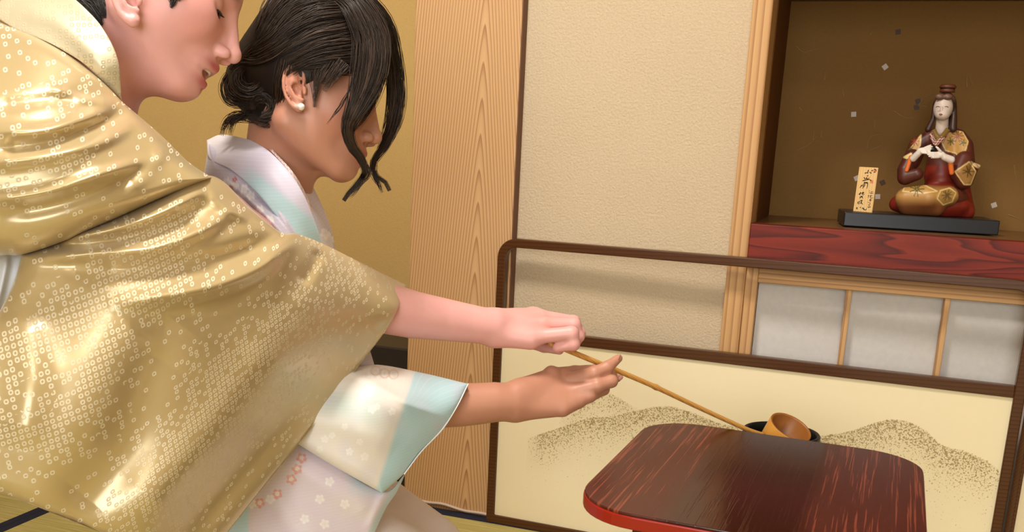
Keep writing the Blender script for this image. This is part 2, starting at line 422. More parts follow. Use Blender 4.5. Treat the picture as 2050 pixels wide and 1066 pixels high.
# flecks and fibres in the alcove paper
wal = bpy.data.objects['wall_alcove_rear']
rng = random.Random(5)
M_FL = plain('silver_leaf_fleck', srgb(196, 180, 168), .5); M_FD = plain('dark_leaf_fleck', srgb(70, 40, 18), .6)
for px, py, a, dk in [(1772, 134, 40, 0), (1709, 229, 5, 0), (1715, 357, 30, 0), (1757, 394, 5, 0), (1990, 411, 25, 0), (1798, 64, 10, 1), (1838, 203, 20, 1), (1835, 215, 12, 1), (1767, 366, 30, 1)]:
    c = ony(px, py, 2.2995); a = math.radians(a); s = .0052
    q = [(c[0]+s*(math.cos(a)*x-math.sin(a)*z), 2.2995, c[2]+s*(math.sin(a)*x+math.cos(a)*z)) for x, z in ((-1, -1), (1, -1), (1, 1), (-1, 1))]
    prism('paper_fleck', q, (0, .001, 0), M_FD if dk else M_FL, wal, 0)
fib = [[(1595, 301), (1615, 292), (1638, 272)], [(1735, 300), (1742, 275), (1765, 268)], [(1740, 302), (1768, 290)], [(1790, 222), (1810, 235), (1845, 240)], [(1690, 195), (1687, 180), (1695, 163)],
       [(1593, 92), (1610, 104), (1640, 96)], [(1838, 213), (1850, 196), (1872, 188)], [(1845, 213), (1865, 213)], [(1742, 70), (1748, 58)], [(1935, 175), (1937, 148), (1948, 170)], [(1600, 215), (1606, 222)],
       [(1650, 160), (1652, 145)], [(1750, 255), (1750, 240)], [(2030, 330), (2034, 360)], [(2018, 430), (2045, 440)], [(1643, 275), (1646, 262)], [(1628, 280), (1630, 262)], [(1735, 135), (1728, 128)]]
M_FIB = plain('pale_paper_fibre', srgb(160, 128, 80), .8)
for f in fib:
    c = cr([ony(x, y, 2.2993) for x, y in f], 14); V, Fc = tube_geo(c, np.linspace(.0009, .0003, 14), 5); mesh_obj('paper_fibre', V, Fc, M_FIB, wal)

# sliding paper door below the shelf
door = empty('door_1', (-.178, YW+.01, .04)); st(door)
box('stile', (-.178, YW+.008, .04), (-.1545, YW+.045, .602), M_POST, door, .0015)
box('rail', (-.1545, YW+.008, .572), (.80, YW+.045, .602), M_RAILW, door, .0015)
box('rail', (-.1545, YW+.008, .04), (.80, YW+.045, .075), M_RAILW, door, .0015)
for x in (.014, .185, .356, .527, .70): box('muntin', (x-.0052, YW+.012, .075), (x+.0052, YW+.034, .572), M_POST, door, .001)
xs2 = [-.1545, .014, .185, .356, .527, .70, .80]
for i in range(6): box('paper_pane', (xs2[i]+.001, YW+.034, .075), (xs2[i+1]-.001, YW+.036, .572), M_SHOJI, door, 0)
st(box('baseboard_rear', (-.178, YW+.0, 0), (X1, YW+.06, .04), M_RAILW, bev=.002))

# rest of the room, out of the picture
st(box('wall_left', (X0-.06, YB, 0), (X0, 2.58, ZC), M_PLASTER, bev=0))
st(box('wall_right', (X1, YB, 0), (X1+.06, 2.36, ZC), M_PLASTER, bev=0))
st(box('ceiling', (X0, YB, ZC), (X1, 2.58, ZC+.05), M_CEIL, bev=0))
WX0, WX1, WZ0, WZ1 = -.70, .90, .55, 1.95
st(box('wall_front', (WX1, YB-.06, 0), (X1, YB, ZC), M_PLASTER, bev=0))
st(box('wall_front_low', (WX0, YB-.06, 0), (WX1, YB, WZ0), M_PLASTER, bev=0)); st(box('wall_front_high', (WX0, YB-.06, WZ1), (WX1, YB, ZC), M_PLASTER, bev=0))
st(box('wall_front_end', (X0, YB-.06, 0), (WX0, YB, ZC), M_PLASTER, bev=0))
win = st(empty('window_1', (WX0, YB, WZ0)))
for i in range(5): x = WX0+i*(WX1-WX0)/4; box('muntin', (x-.012, YB-.05, WZ0), (x+.012, YB-.02, WZ1), M_POST, win, .002)
for i in range(4): z = WZ0+i*(WZ1-WZ0)/3; box('rail', (WX0, YB-.048, z-.012), (WX1, YB-.022, z+.012), M_RAILW, win, .002)
mp = NT('daylit_window_paper'); mp.base(srgb(240, 240, 236)); mp.set(Emission_Strength=2.2); mp.b.inputs['Emission Color'].default_value = (.9, .95, 1, 1)
box('paper_pane', (WX0, YB-.056, WZ0), (WX1, YB-.052, WZ1), mp.m, win, 0)
for lx, ly, lab in ((-.65, .72, 'square paper ceiling lamp above the kneeling people'), (.05, -.45, 'square paper ceiling lamp in the middle of the room')):
    lamp = tag(empty('ceiling_lamp', (lx, ly, ZC)), lab, 'lamp', 'ceiling lamps')
    box('shade', (lx-.19, ly-.19, ZC-.085), (lx+.19, ly+.19, ZC-.01), M_SHOJI, lamp, .003)
    for sx, sy in ((-1, -1), (-1, 1), (1, -1), (1, 1)): box('frame_post', (lx+sx*.2-.012, ly+sy*.2-.012, ZC-.09), (lx+sx*.2+.012, ly+sy*.2+.012, ZC), M_POST, lamp, .002)

# ------------------------------------------------------------------ low folding screen
SB = np.array([-.678, 1.888, 0]); SA = math.radians(-1.83)
def screen_panel(root, org, ang, hills):
    ux, uy = math.cos(ang), math.sin(ang); L = 1.004
    Tm = Matrix(((ux, -uy, 0, org[0]), (uy, ux, 0, org[1]), (0, 0, 1, 0), (0, 0, 0, 1)))   # u, thickness (away), z
    pn = empty('screen_panel'); pn.parent = root
    wd, th = .018, .020
    def path(off):                                  # rounded top outline
        r = .040-off; p = [(off, off)]
        for k in range(9): a = math.pi-k*math.pi/16; p.append((.040+r*math.cos(a), .622-.040+r*math.sin(a)))
        q = [(L-x, z) for x, z in p[::-1]]; return p+q
    out = path(0); inn = path(wd); n = len(out); V = []
    for d in (0, th):
        for pth in (out, inn): V += [tuple(Tm @ Vector((u, d, z))) for u, z in pth]
    Fc = []
    for k in range(n):
        j = (k+1) % n
        Fc += [[k, j, n+j, n+k], [2*n+j, 2*n+k, 3*n+k, 3*n+j], [j, k, 2*n+k, 2*n+j], [n+k, n+j, 3*n+j, 3*n+k]]
    fr = mesh_obj('frame', V, Fc, M_DARKWOOD, pn, False)
    bv = fr.modifiers.new('bevel', 'BEVEL'); bv.width = .002; bv.segments = 2; bv.limit_method = 'ANGLE'
    box('rail', (wd, .001, .415), (L-wd, th-.001, .436), M_DARKWOOD, pn, .0015, Tm)
    nu, nz = 420, 180; u = np.linspace(wd-.001, L-wd+.001, nu); z = np.linspace(wd-.001, .416, nz); U, Z = np.meshgrid(u, z)
    dens = np.zeros_like(U)
    for pts, fade, amp in hills:
        p = np.array(pts); zc = np.interp(U, cr(p, 60)[:, 0], cr(p, 60)[:, 1], left=-1, right=-1); s = zc-Z
        ends = np.clip(np.minimum(U-p[0, 0], p[-1, 0]-U)/.03, 0, 1)
        dens = np.maximum(dens, np.where(s > 0, np.exp(-(np.maximum(s, 0)/fade)**2), 0)*amp*(.35+.65*ends)*(ends > 0))
    V = np.stack([U, np.full_like(U, .006), Z], -1).reshape(-1, 3); A = np.array(Tm); V = V @ A[:3, :3].T+A[:3, 3]
    i, j = np.meshgrid(np.arange(nz-1), np.arange(nu-1), indexing='ij'); a = (i*nu+j).ravel()
    mesh_obj('painted_paper', V, np.stack([a, a+1, a+nu+1, a+nu], -1), M_PAPER, pn, False, None, None, {'sand': dens.ravel()})
    box('backing', (wd, .0065, wd), (L-wd, .014, .416), M_SHOJI, pn, 0, Tm)
    return Tm
def mk_paper():
    m = NT('cream_paper_with_sand_hills'); o = m.obj(); d = m.attr('sand').outputs['Fac']
    nz = m.noise(o, 330, 2, .6, .6); nz2 = m.noise(o, 90, 2)
    thr = m.math('MULTIPLY_ADD', d, .24, .30)
    k = m.math('MULTIPLY', m.math('SUBTRACT', thr, nz), 18, None, True)
    k = m.math('MULTIPLY', k, m.math('GREATER_THAN', d, .02))
    c = m.mix(m.math('MULTIPLY', nz2, .2), srgb(244, 230, 194), srgb(236, 218, 176)); c = m.mix(m.math('MULTIPLY', d, .35), c, srgb(200, 180, 128))
    m.base(m.mix(m.math('MULTIPLY', k, .8), c, srgb(146, 122, 74))); m.set(Roughness=.75); m.b.inputs['Specular IOR Level'].default_value = .2; return m.m
M_PAPER = mk_paper()
_n = np.array([-math.sin(SA), math.cos(SA), 0]); _d = np.array([math.cos(SA), math.sin(SA), 0])
def onS(px, py):
    d = ray(px, py); w = C0+d*(_n@(SB-C0))/(_n@d); return ((w-SB)@_d, w[2])
hA = [onS(*q) for q in [(1120, 838), (1150, 815), (1180, 793), (1208, 784), (1240, 800), (1285, 828)]]
hB = [onS(*q) for q in [(1055, 880), (1100, 864), (1130, 855), (1180, 838), (1225, 836), (1280, 822), (1330, 815), (1380, 826), (1440, 850), (1500, 862)]]
hC = [onS(*q) for q in [(1590, 880), (1650, 874), (1700, 866), (1750, 849), (1800, 842), (1850, 862), (1885, 893), (1930, 905), (1975, 925), (2010, 950)]]
scr = tag(empty('folding_screen', tuple(SB)), 'low two-panel folding screen with dark wooden frame and sand-hill painted paper', 'folding screen')
screen_panel(scr, SB, SA, [(hA, .06, .7), (hB, .066, .9), (hC, .075, .9)])
hin = SB+_d*1.006
screen_panel(scr, hin, SA-math.radians(58), [([(.0, .36), (.03, .33), (.06, .27), (.09, .22)], .05, .7)])

# ------------------------------------------------------------------ lacquer tea stand
def mk_lacq():
    m = NT('dark_red_streaked_lacquer'); o = m.obj(); x, y, z = m.sep(o)
    w = m.noise(m.mapp(o, (2, 2, 2)), 2, 2); xx = m.math('ADD', x, m.math('MULTIPLY', m.math('SUBTRACT', w, .5), .03))
    nz = m.noise(m.mapp(o, (300, 6, 1)), 1, 3, .6); line = m.math('MULTIPLY', m.math('SUBTRACT', nz, .56), 16, None, True)
    # carved bands left and right, smooth middle with ragged borders
    mr = m.math('MULTIPLY', m.math('SUBTRACT', xx, .055), 40, None, True); ml = m.math('MULTIPLY', m.math('SUBTRACT', -.075, xx), 40, None, True)
    ex = m.noise(m.mapp(o, (80, 1.5, 1)), 1, 1)
    k = m.math('MULTIPLY', line, m.math('ADD', mr, ml, None, True))
    big = m.noise(o, 5, 2)
    c = m.mix(m.math('MULTIPLY', big, .7), srgb(34, 10, 8), srgb(70, 18, 12))
    side = m.math('ADD', mr, ml, None, True); c = m.mix(m.math('MULTIPLY', side, .6), c, srgb(84, 26, 18))
    c = m.mix(m.math('MULTIPLY', k, .75), c, srgb(140, 66, 46)); m.base(c)
    m.val(m.b.inputs['Roughness'], m.math('MULTIPLY_ADD', side, .12, .16)); m.bump(line, .12, .0008); return m.m
M_LACQ = mk_lacq(); M_VERM = plain('vermilion_lacquer', srgb(150, 30, 14), .28); M_DRED = plain('dark_red_lacquer', srgb(70, 18, 12), .25)
TA = math.radians(-2.55); TU = np.array([math.cos(TA), math.sin(TA)]); TV = np.array([-math.sin(TA), math.cos(TA)])
tc = TU*(-.123)+TV*1.240; tw, td, tr = .197, .213, .078
tea = tag(empty('tea_stand', (tc[0], tc[1], 0), TA), 'dark red streaked lacquer tea stand with rounded corners and vermilion edge', 'table')
def rrect(hw, hd, r, z, n=10):
    out = []
    for cx, cy, a0 in ((hw-r, hd-r, 0), (-hw+r, hd-r, 90), (-hw+r, -hd+r, 180), (hw-r, -hd+r, 270)):
        for k in range(n+1): a = math.radians(a0+90*k/n); out.append((cx+r*math.cos(a), cy+r*math.sin(a), z))
    return [tuple((Matrix.Rotation(TA, 4, 'Z') @ Vector(p))+Vector((tc[0], tc[1], 0))) for p in out]
prism('rim', rrect(tw, td, tr, .381), (0, 0, .016), M_VERM, tea, .002)
prism('top', rrect(tw-.0012, td-.0012, tr-.001, .3965), (0, 0, .0038), M_LACQ, tea, .0012)
prism('lower_board', rrect(tw-.01, td-.01, tr, .03), (0, 0, .016), M_DRED, tea, .002)
Tt = Matrix.Translation((tc[0], tc[1], 0)) @ Matrix.Rotation(TA, 4, 'Z')
for sx in (-1, 1):
    for sy in (-1, 1): box('leg', (sx*.125-.011, sy*.12-.011, .0), (sx*.125+.011, sy*.12+.011, .382), M_DRED, tea, .002, Tt)
# ------------------------------------------------------------------ kettle on its brazier, bamboo ladle
KX, KY, KZ = -.064, 1.556, .381
M_IRON = plain('black_cast_iron', srgb(30, 31, 33), .42, .5, bump=(500, .25, .001))
br_ = tag(lathe('brazier', [(0, .0), (.07, 0), (.085, .03), (.098, .09), (.100, .14), (.094, .19), (.084, .19), (.084, .12), (0, .11)], plain('dark_bronze', srgb(46, 36, 28), .4, .6), (KX, KY, 0)), 'dark round brazier carrying the black kettle', 'brazier')
ket = empty('kettle', (KX, KY, .19)); tag(ket, 'black iron kettle with open mouth behind the lacquer stand', 'kettle')
lathe('body', [(0, .19), (.05, .19), (.078, .205), (.088, .24), (.088, .29), (.080, .325), (.070, .345), (.0635, .353), (.0605, .362), (.0605, KZ-.002), (.059, KZ), (.0565, KZ), (.0545, KZ-.003), (.0545, .36), (.062, .345), (.080, .29), (.08, .23), (.05, .2), (0, .2)], M_IRON, (KX, KY, 0), ket)
M_BAM = wood('bamboo', srgb(214, 160, 84), srgb(176, 118, 52), 'X', .004, None, .35, .004)
M_BAMCUP = plain('amber_bamboo', srgb(206, 146, 62), .35, var=.12); M_BAMIN = plain('brown_bamboo_inside', srgb(150, 92, 38), .4, var=.15)
lad = tag(empty('bamboo_ladle', (KX, KY-.02, KZ)), 'long bamboo tea ladle with its cup resting in the black kettle', 'ladle')
hA_ = P(1098, 686, 1.365); hB_ = P(1526, 870, 1.515)
pts = [P(*q) for q in [(1098, 686, 1.365), (1190, 724, 1.398), (1300, 770, 1.436), (1400, 817, 1.471), (1490, 858, 1.50), (1530, 872, 1.517)]]
c = cr(pts, 60); s = np.linspace(0, 1, 60); rad = .0040-.0006*s+.0011*np.exp(-((s-.475)/.008)**2)
V, Fc = tube_geo(c, rad, 12); mesh_obj('handle', V, Fc, M_BAM, lad)
cc = P(1568, 880, 1.535); axd = (c[-1]-c[-8]); axd /= np.linalg.norm(axd)
upv = np.array([0, 0, 1.])-.0*FW; ax = upv-(upv@axd)*axd; ax /= np.linalg.norm(ax); ax = ax-.55*FW; ax /= np.linalg.norm(ax)
x_ = axd-(axd@ax)*ax; x_ /= np.linalg.norm(x_); y_ = np.cross(ax, x_)
Mc = np.eye(4); Mc[:3, 0] = x_; Mc[:3, 1] = y_; Mc[:3, 2] = ax
cup = lathe('cup', [(0, -.030), (.0325, -.030), (.034, -.028), (.0345, .025), (.0337, .0265)], M_BAMCUP, cc, lad, 40, Mc)
lathe('cup_lining', [(.0337, .0265), (.0315, .0265), (.0303, .0245), (.030, -.024), (0, -.025)], M_BAMIN, cc, cup, 40, Mc)
# ------------------------------------------------------------------ people: skin, hair and cloth materials
def mk_skin(name, rough=.45, sss=.10):
    m = NT(name); a = m.attr('Col').outputs['Color']; nz = m.noise(m.obj(), 60, 4, .6); fine = m.noise(m.obj(), 900, 2)
    c = m.mix(m.math('MULTIPLY', nz, .22), a, (.55, .22, .16), 'MIX'); m.base(c)
    m.set(Roughness=rough); m.b.inputs['Subsurface Weight'].default_value = sss; m.b.inputs['Subsurface Radius'].default_value = (1, .35, .2)
    m.b.inputs['Subsurface Scale'].default_value = .006; m.bump(fine, .06, .0006); return m.m
M_SKIN = mk_skin('skin')
def mk_hair():
    m = NT('dark_brown_hair'); a = m.attr('Col').outputs['Color']; m.base(a); m.set(Roughness=.42)
    m.b.inputs['Specular IOR Level'].default_value = .35; m.b.inputs['Anisotropic'].default_value = .5; return m.m
M_HAIR = mk_hair()
M_LASH = plain('dark_lash', (.012, .008, .007), .5); M_EYE = plain('dark_eye', (.02, .012, .01), .15)

def head_axes(pitch, yaw, roll=0):
    th, ps = math.radians(pitch), math.radians(yaw)
    fw = math.cos(th)*(math.cos(ps)*RT+math.sin(ps)*FW)+math.sin(th)*DN
    lf = -math.sin(ps)*RT+math.cos(ps)*FW; lf = lf-(lf@fw)*fw; lf /= np.linalg.norm(lf)
    if roll:
        up = np.cross(fw, lf); a = math.radians(roll); lf = math.cos(a)*lf+math.sin(a)*up
    return np.stack([fw, lf, np.cross(fw, lf)], 1)             # columns: forward, left, up
def head_sdf(q, mouth=0, jaw=0, nose=0, plump=0, cx=-.9, rx=9.3, ez=0):
    """head in centimetres, origin between the ear canals, x forward, y left, z up"""
    q = q.copy(); q[:, 1] = np.abs(q[:, 1])
    d = ellip(q, (cx, 0, 4.0), (rx, 7.2, 8.3))
    d = smin(d, ellip(q, (3.2, 0, -.6), (5.9, 5.7+plump, 7.6)), 2.5)
    d = smin(d, ellip(q, (5.6, 3.5, -1.4), (2.9, 2.0, 2.4)), 2.0)
    d = smin(d, rcone(q, (.8, 4.5+plump, -4.6), (7.2, 1.5, -7.9+jaw), 1.6, 1.5), 2.4)
    d = smin(d, ellip(q, (7.9, 0, -7.9+jaw), (1.75, 1.8, 1.45)), 1.2)
    d = smin(d, ellip(q, (7.6, 0, -4.6), (2.35, 2.6, 2.5)), 1.4)
    d = smin(d, rcone(q, (8.0, 0, 3.3+ez*.6), (6.3, 4.2, 3.3+ez*.6), .75, .6), 1.4)
    d = smax(d, -ellip(q, (9.3, 3.0, 1.5+ez), (1.6, 1.9, 1.05)), .9)
    d = smin(d, ellip(q, (7.0, 3.05, 1.4+ez), (1.35, 1.45, 1.2)), .3)
    d = smin(d, rcone(q, (8.5, 0, 2.1), (10.6+nose, 0, -2.0), .5, .70), .8)
    d = smin(d, rcone(q, (7.9, 0, 1.4), (9.0+nose*.5, 0, -2.3), .75, 1.15), .6)
    d = smin(d, sphere(q, (10.75+nose, 0, -2.35), .82), .5)
    d = smin(d, ellip(q, (9.8+nose*.5, 1.15, -2.85), (.95, .62, .68)), .4)
    d = smax(d, -ellip(q, (10.2+nose*.7, .78, -3.4), (.75, .40, .52)), .2)
    up, lo = mouth*.25, mouth*.75
    d = smin(d, rcone(q, (9.75, 0, -4.75+up), (8.3, 2.2, -5.2), .52, .25), .45)
    d = smin(d, rcone(q, (9.5-.15*mouth, .0, -5.95-lo*.85), (8.3, 2.0, -5.45-lo*.4), .52, .25), .5)
    if mouth: d = smax(d, -ellip(q, (9.6, 0, -5.35-lo*.45), (1.5, 1.7, .22+.33*mouth)), .2)
    else: d = smax(d, -ellip(q, (10.1, 0, -5.35), (.7, 2.0, .06)), .12)
    return d
def ear_sdf(p, f, sc):
    """ear traced in picture units; f maps (x, y, out) to space, sc = metres per unit"""
    q = lambda pts, outs: [f(x, y, o) for (x, y), o in zip(pts, outs)]
    hel = [(606, 174), (609, 160), (607, 145), (600, 135), (590, 131), (579, 134), (571, 144), (567.5, 160), (568, 177), (572, 191), (579, 204), (588, 214), (596, 218)]
    ho = [3, 6, 8, 9, 10, 12, 13, 14, 14, 13, 12, 10, 8]
    d = chain(p, q(hel, ho), np.array([2.5, 3, 3.2, 3.6, 4, 4.2, 4, 3.6, 3.4, 3.5, 4, 5, 6])*sc)
    d = smin(d, sphere(p, f(599, 217, 6), 8.2*sc), 4*sc)
    anti = [(604, 157), (592, 155), (581, 161), (575.5, 173), (578, 184), (586, 192), (596, 199), (605, 201)]
    d = smin(d, chain(p, q(anti, [4, 6, 8, 10, 10, 9, 8, 6]), np.array([3, 3.4, 3.6, 3.6, 3.4, 3.6, 4, 4])*sc), 2.5*sc)
    d = smin(d, rcone(p, f(609, 178, 3), f(610, 187, 3), 4.6*sc, 4.2*sc), 2.5*sc)
    base = chain(p, q([(592, 142), (586, 165), (590, 190), (599, 212)], [1, 1, 0, 1]), np.array([12, 15, 14, 9])*sc)
    return smin(d, smax(base, chain(p, q([(592, 175), (598, 186)], [9, 9]), np.array([8, 8])*sc)*-1, 3*sc), 3*sc)
def blend(c, k, col): return c*(1-k[:, None])+np.array(col)*k[:, None]
def gauss(p, c, r): return np.exp(-(((p-np.asarray(c))/np.asarray(r, float))**2).sum(1))

def strands(locks, seed, base=(.017, .011, .009), hi=(.085, .048, .030), rad=.00036, sides=4):
    rg = np.random.default_rng(seed); geo = []; cols = []
    for lk in locks:
        pts, wd, n = lk['p'], lk['w'], lk['n']; m = lk.get('m', 16); wave = lk.get('wave', .0012); tip = lk.get('tip', .35)
        C = cr(pts, m); T = np.gradient(C, axis=0); T /= np.linalg.norm(T, axis=1)[:, None]+1e-9
        N1 = np.cross(T, FW); N1 /= np.linalg.norm(N1, axis=1)[:, None]+1e-9; N2 = np.cross(T, N1)
        t = np.linspace(0, 1, m); wv = np.interp(t, np.linspace(0, 1, len(wd)), wd); flat = lk.get('flat', .45)
        for _ in range(n):
            a = float(np.clip(rg.normal()*.55, -1.25, 1.25)); b = rg.uniform(-1, 1)*math.sqrt(max(.1, 1-a*a*.6)); ph = rg.uniform(0, 6.3, 2); fq = rg.uniform(.6, 1.6)
            w1 = wave*np.sin(6.3*fq*t+ph[0]); w2 = wave*np.sin(6.3*fq*t+ph[1])
            t1 = 1 if rg.uniform() < .7 else rg.uniform(.8, 1); tt = t*t1
            Ci = np.stack([np.interp(tt, t, (C+(a*wv+w1)[:, None]*N1+(b*wv*flat+w2)[:, None]*N2)[:, k]) for k in range(3)], -1)
            r = rad*rg.uniform(.7, 1.3)*np.clip(np.minimum(1, (1-t)/tip), .12, 1)
            v, f = tube_geo(Ci, r, sides); geo.append((v, f[:-2])); x = rg.uniform()**2.5
            cols.append(np.tile(np.array(base)*(1-x)+np.array(hi)*x, (len(v), 1)))
    V, Fc = merge(geo); return V, Fc, np.vstack(cols)

# ================================================================== the kneeling person who holds the ladle
YP = empty('person', (P(560, 900, 1.28)[0], P(560, 900, 1.28)[1], 0))
tag(YP, 'person in pale lavender and aqua kimono with dark pinned-up hair holding the ladle', 'person')
yO = P(600, 190, 1.215); yA = head_axes(17, 0); yS = .01
def y_loc(p): return (p-yO) @ yA/yS
def y_ear(x, y, out): return P(x, y, 1.215-.066-.00055*out)
def y_hand(p):
    Q = lambda x, y, d: P(x, y, d); u = 1/1420.
    wr = Q(1022, 806, 1.355)
    d = limb(p, [Q(640, 800, 1.27), Q(760, 805, 1.305), Q(900, 812, 1.333), Q(1000, 805, 1.35), wr], [.036, .035, .0305, .0275, .0265])
    kn = [(Q(1128, 766, 1.392), 17), (Q(1140, 787, 1.378), 17), (Q(1142, 806, 1.37), 16), (Q(1126, 820, 1.362), 14)]
    for (k, r), o in zip(kn, (-14, -5, 5, 15)): d = smin(d, rcone(p, Q(1036, 804+o*1.1, 1.357), k, 22*u, r*u), 18*u)
    d = smin(d, rcone(p, Q(1050, 785, 1.365), Q(1103, 750, 1.385), 27*u, 13*u), 20*u)          # ball of the thumb
    fing = [([Q(1128, 766, 1.392), Q(1190, 748, 1.376), Q(1216, 736, 1.380), Q(1238, 718, 1.388)], [17, 14, 12.5, 8.5]),
            ([Q(1140, 787, 1.378), Q(1196, 773, 1.372), Q(1224, 764, 1.378), Q(1226, 752, 1.40)], [17, 14, 12.5, 10]),
            ([Q(1142, 806, 1.37), Q(1180, 793, 1.374), Q(1208, 780, 1.395), Q(1214, 768, 1.415)], [16, 13.5, 12, 10]),
            ([Q(1126, 820, 1.362), Q(1158, 806, 1.372), Q(1180, 796, 1.395), Q(1190, 785, 1.41)], [14, 12, 10.5, 9])]
    for pts, r in fing: d = smin(d, chain(p, pts, np.array(r)*u, 5*u), 6*u)
    d = smin(d, sphere(p, Q(1104, 746, 1.385), 13*u), 8*u)
    th = chain(p, [Q(1103, 750, 1.385), Q(1150, 745, 1.408), Q(1195, 741, 1.414), Q(1236, 758, 1.412)], np.array([13.5, 12.5, 11.5, 8])*u, 5*u)
    return smin(d, th, 7*u)
def near_head(q, f):
    n = np.linalg.norm(q, axis=1); d = n-14.5; m = n < 19; d[m] = f(q[m]); return d
def y_body(p):
    d = near_head(y_loc(p), lambda q: head_sdf(q, 0, .6, -.15, 0, .1, 7.9))*yS
    d = smin(d, ear_sdf(p, y_ear, 1/1700.), .0045)
    d = smin(d, limb(p, [P(580, 215, 1.228), P(562, 325, 1.235), P(540, 430, 1.26)], [.047, .0455, .048]), .022)
    d = smin(d, limb(p, [P(490, 480, 1.25), P(520, 450, 1.29), P(540, 480, 1.37)], [.045, .05, .045]), .03)
    d = smin(d, limb(p, [P(520, 450, 1.29), P(510, 640, 1.31), P(500, 860, 1.32)], [.05, .06, .07]), .03)
    d = smin(d, limb(p, [P(500, 520, 1.24), P(540, 680, 1.25), P(640, 800, 1.27)], [.04, .037, .036]), .03)
    return smin(d, y_hand(p), .01)
V, Fc = sdf_mesh(y_body, V0 := P(480, 150, 1.2)-np.array([.35, .4, .75]), P(1000, 0, 1.3)+np.array([.40, .5, .30]), .0021)
q = y_loc(V); col = np.tile(np.array(srgb(188, 134, 110)), (len(V), 1)); aq = np.c_[q[:, 0], np.abs(q[:, 1]), q[:, 2]]
col = blend(col, .55*gauss(aq, (6.5, 3.8, -2.2), (2.4, 2.2, 2.0)), srgb(208, 128, 108))
lipk = np.clip(gauss(aq, (9.7, 0, -4.85), (1.2, 1.9, .42))+gauss(aq, (9.6, 0, -5.9), (1.1, 1.7, .5)), 0, 1); col = blend(col, np.clip(lipk*1.3, 0, 1)*.8, srgb(160, 80, 74))
ek = np.exp(-(np.linalg.norm(V-y_ear(592, 172, 2), axis=1)/.017)**2); col = blend(col, .35*ek, srgb(200, 118, 100))
col = blend(col, .75*np.exp(-(((q[:, 0]-7.6)/1.9)**2+((q[:, 2]-3.35-.12*(7.6-q[:, 0]))/.30)**2))*(np.abs(q[:, 1]) > 1.2), (.05, .03, .025))
mesh_obj('body', V, Fc, M_SKIN, YP, True, None, col)
# eye, nails, ear stud
for sy in (-1, 1):
    lash = [yO+(yA @ np.array(v))*yS for v in [(7.1, sy*4.3, .95), (8.05, sy*3.6, .72), (8.4, sy*3.0, .70), (8.2, sy*2.2, .85)]]
    c = cr(lash, 14); V1, F1 = tube_geo(c, .0007, 6); g = [(V1, F1)]
    for k in range(2, 13): b_ = c[k]; g.append(tube_geo(cr([b_, b_+yA @ np.array([.35, sy*.12, -.10])*yS, b_+yA @ np.array([.62, sy*.2, .05])*yS], 5), [.0003, .00028, .00022, .00016, .0001], 4))
    V1, F1 = merge(g); mesh_obj('eyelashes', V1, F1, M_LASH, YP)
pc = y_ear(603, 214, 16); bm = bmesh.new(); bmesh.ops.create_uvsphere(bm, u_segments=20, v_segments=14, radius=.0042); bmesh.ops.translate(bm, vec=Vector(pc), verts=bm.verts)
mpl = NT('pearl'); mpl.base(srgb(240, 234, 228)); mpl.set(Roughness=.18); mpl.b.inputs['Coat Weight'].default_value = .6
tag(bm_obj('pearl_earring', bm, mpl.m, YP, True), 'white pearl ear stud')
M_NAIL = plain('fingernail', srgb(214, 150, 138), .25)
def nail(c, d, n, L, w, parent):
    d = d/np.linalg.norm(d); n = n-(n@d)*d; n /= np.linalg.norm(n); s = np.cross(d, n); V1 = []; F1 = []
    for i in range(7):
        for j in range(7):
            a = (i/6-.5)*2; b = (j/6-.5)*2; k = math.sqrt(max(0, 1-.35*a*a*b*b)); V1.append(c+d*a*L*k+s*b*w*k+n*(.0006*(1-b*b)-.0009*b*b))
    for i in range(6):
        for j in range(6): F1.append([i*7+j, i*7+j+1, i*7+j+8, i*7+j+7])
    o = mesh_obj('fingernail', np.array(V1), F1, M_NAIL, parent); m = o.modifiers.new('solid', 'SOLIDIFY'); m.thickness = .0006; return o
nail(P(1240, 716, 1.381), P(1240, 708, 1.388)-P(1234, 724, 1.385), RT*.9-FW*.2+DN*.3, .0042, .0036, YP)
nail(P(1242, 757, 1.404), P(1244, 752, 1.405)-P(1236, 760, 1.405), -FW*.7+RT*.4-DN*.3, .0042, .0034, YP)

# hair: a close cap plus locks of strands
def y_cap(p):
    q = y_loc(p); q[:, 1] = np.abs(q[:, 1])
    d = ellip(q, (.45, 0, 4.3), (8.5, 7.75, 9.2)); d = smin(d, ellip(q, (.2, 0, 8.6), (6.0, 6.0, 5.2)), 2.0)
    nA = np.array([8.0, 0, -7.2]); nA = nA/np.linalg.norm(nA)                       # front hairline plane
    A = (q-np.array([5.1, 0, 2.9]))@nA; B = q[:, 0]+1.9
    dd = smax(d, smin(A, B, .8), .6); dd = smax(dd, -(q[:, 2]+5.8+.55*q[:, 0]+1.5), .5)
    return dd*yS
def y_bun(p):
    u = 1/1600.
    d = sphere(p, P(512, 150, 1.205), 52*u); d = smin(d, sphere(p, P(528, 212, 1.205), 40*u), .02)
    d = smin(d, ellip(p, P(545, 112, 1.21), (56*u, 56*u, 40*u)), .02); return smin(d, sphere(p, P(492, 172, 1.2), 34*u), .02)
def y_hairf(p): return smin(y_cap(p), y_bun(p), .02)
V, Fc = sdf_mesh(y_hairf, yO-.17, yO+.21, .0028)
hair = mesh_obj('hair', V, Fc, M_HAIR, YP, True, None, np.tile(np.array([.012, .008, .007]), (len(V), 1)))
def on_cap(px, py, lift=.0005, f=y_hairf, d0=1.05, d1=1.4):
    d = d0
    for _ in range(60):
        s = f(P(px, py, d)[None])[0]
        if s < .0006: break
        d += s*.9
        if d > d1: d = 1.215; break
    return P(px, py, d-lift)
L = []
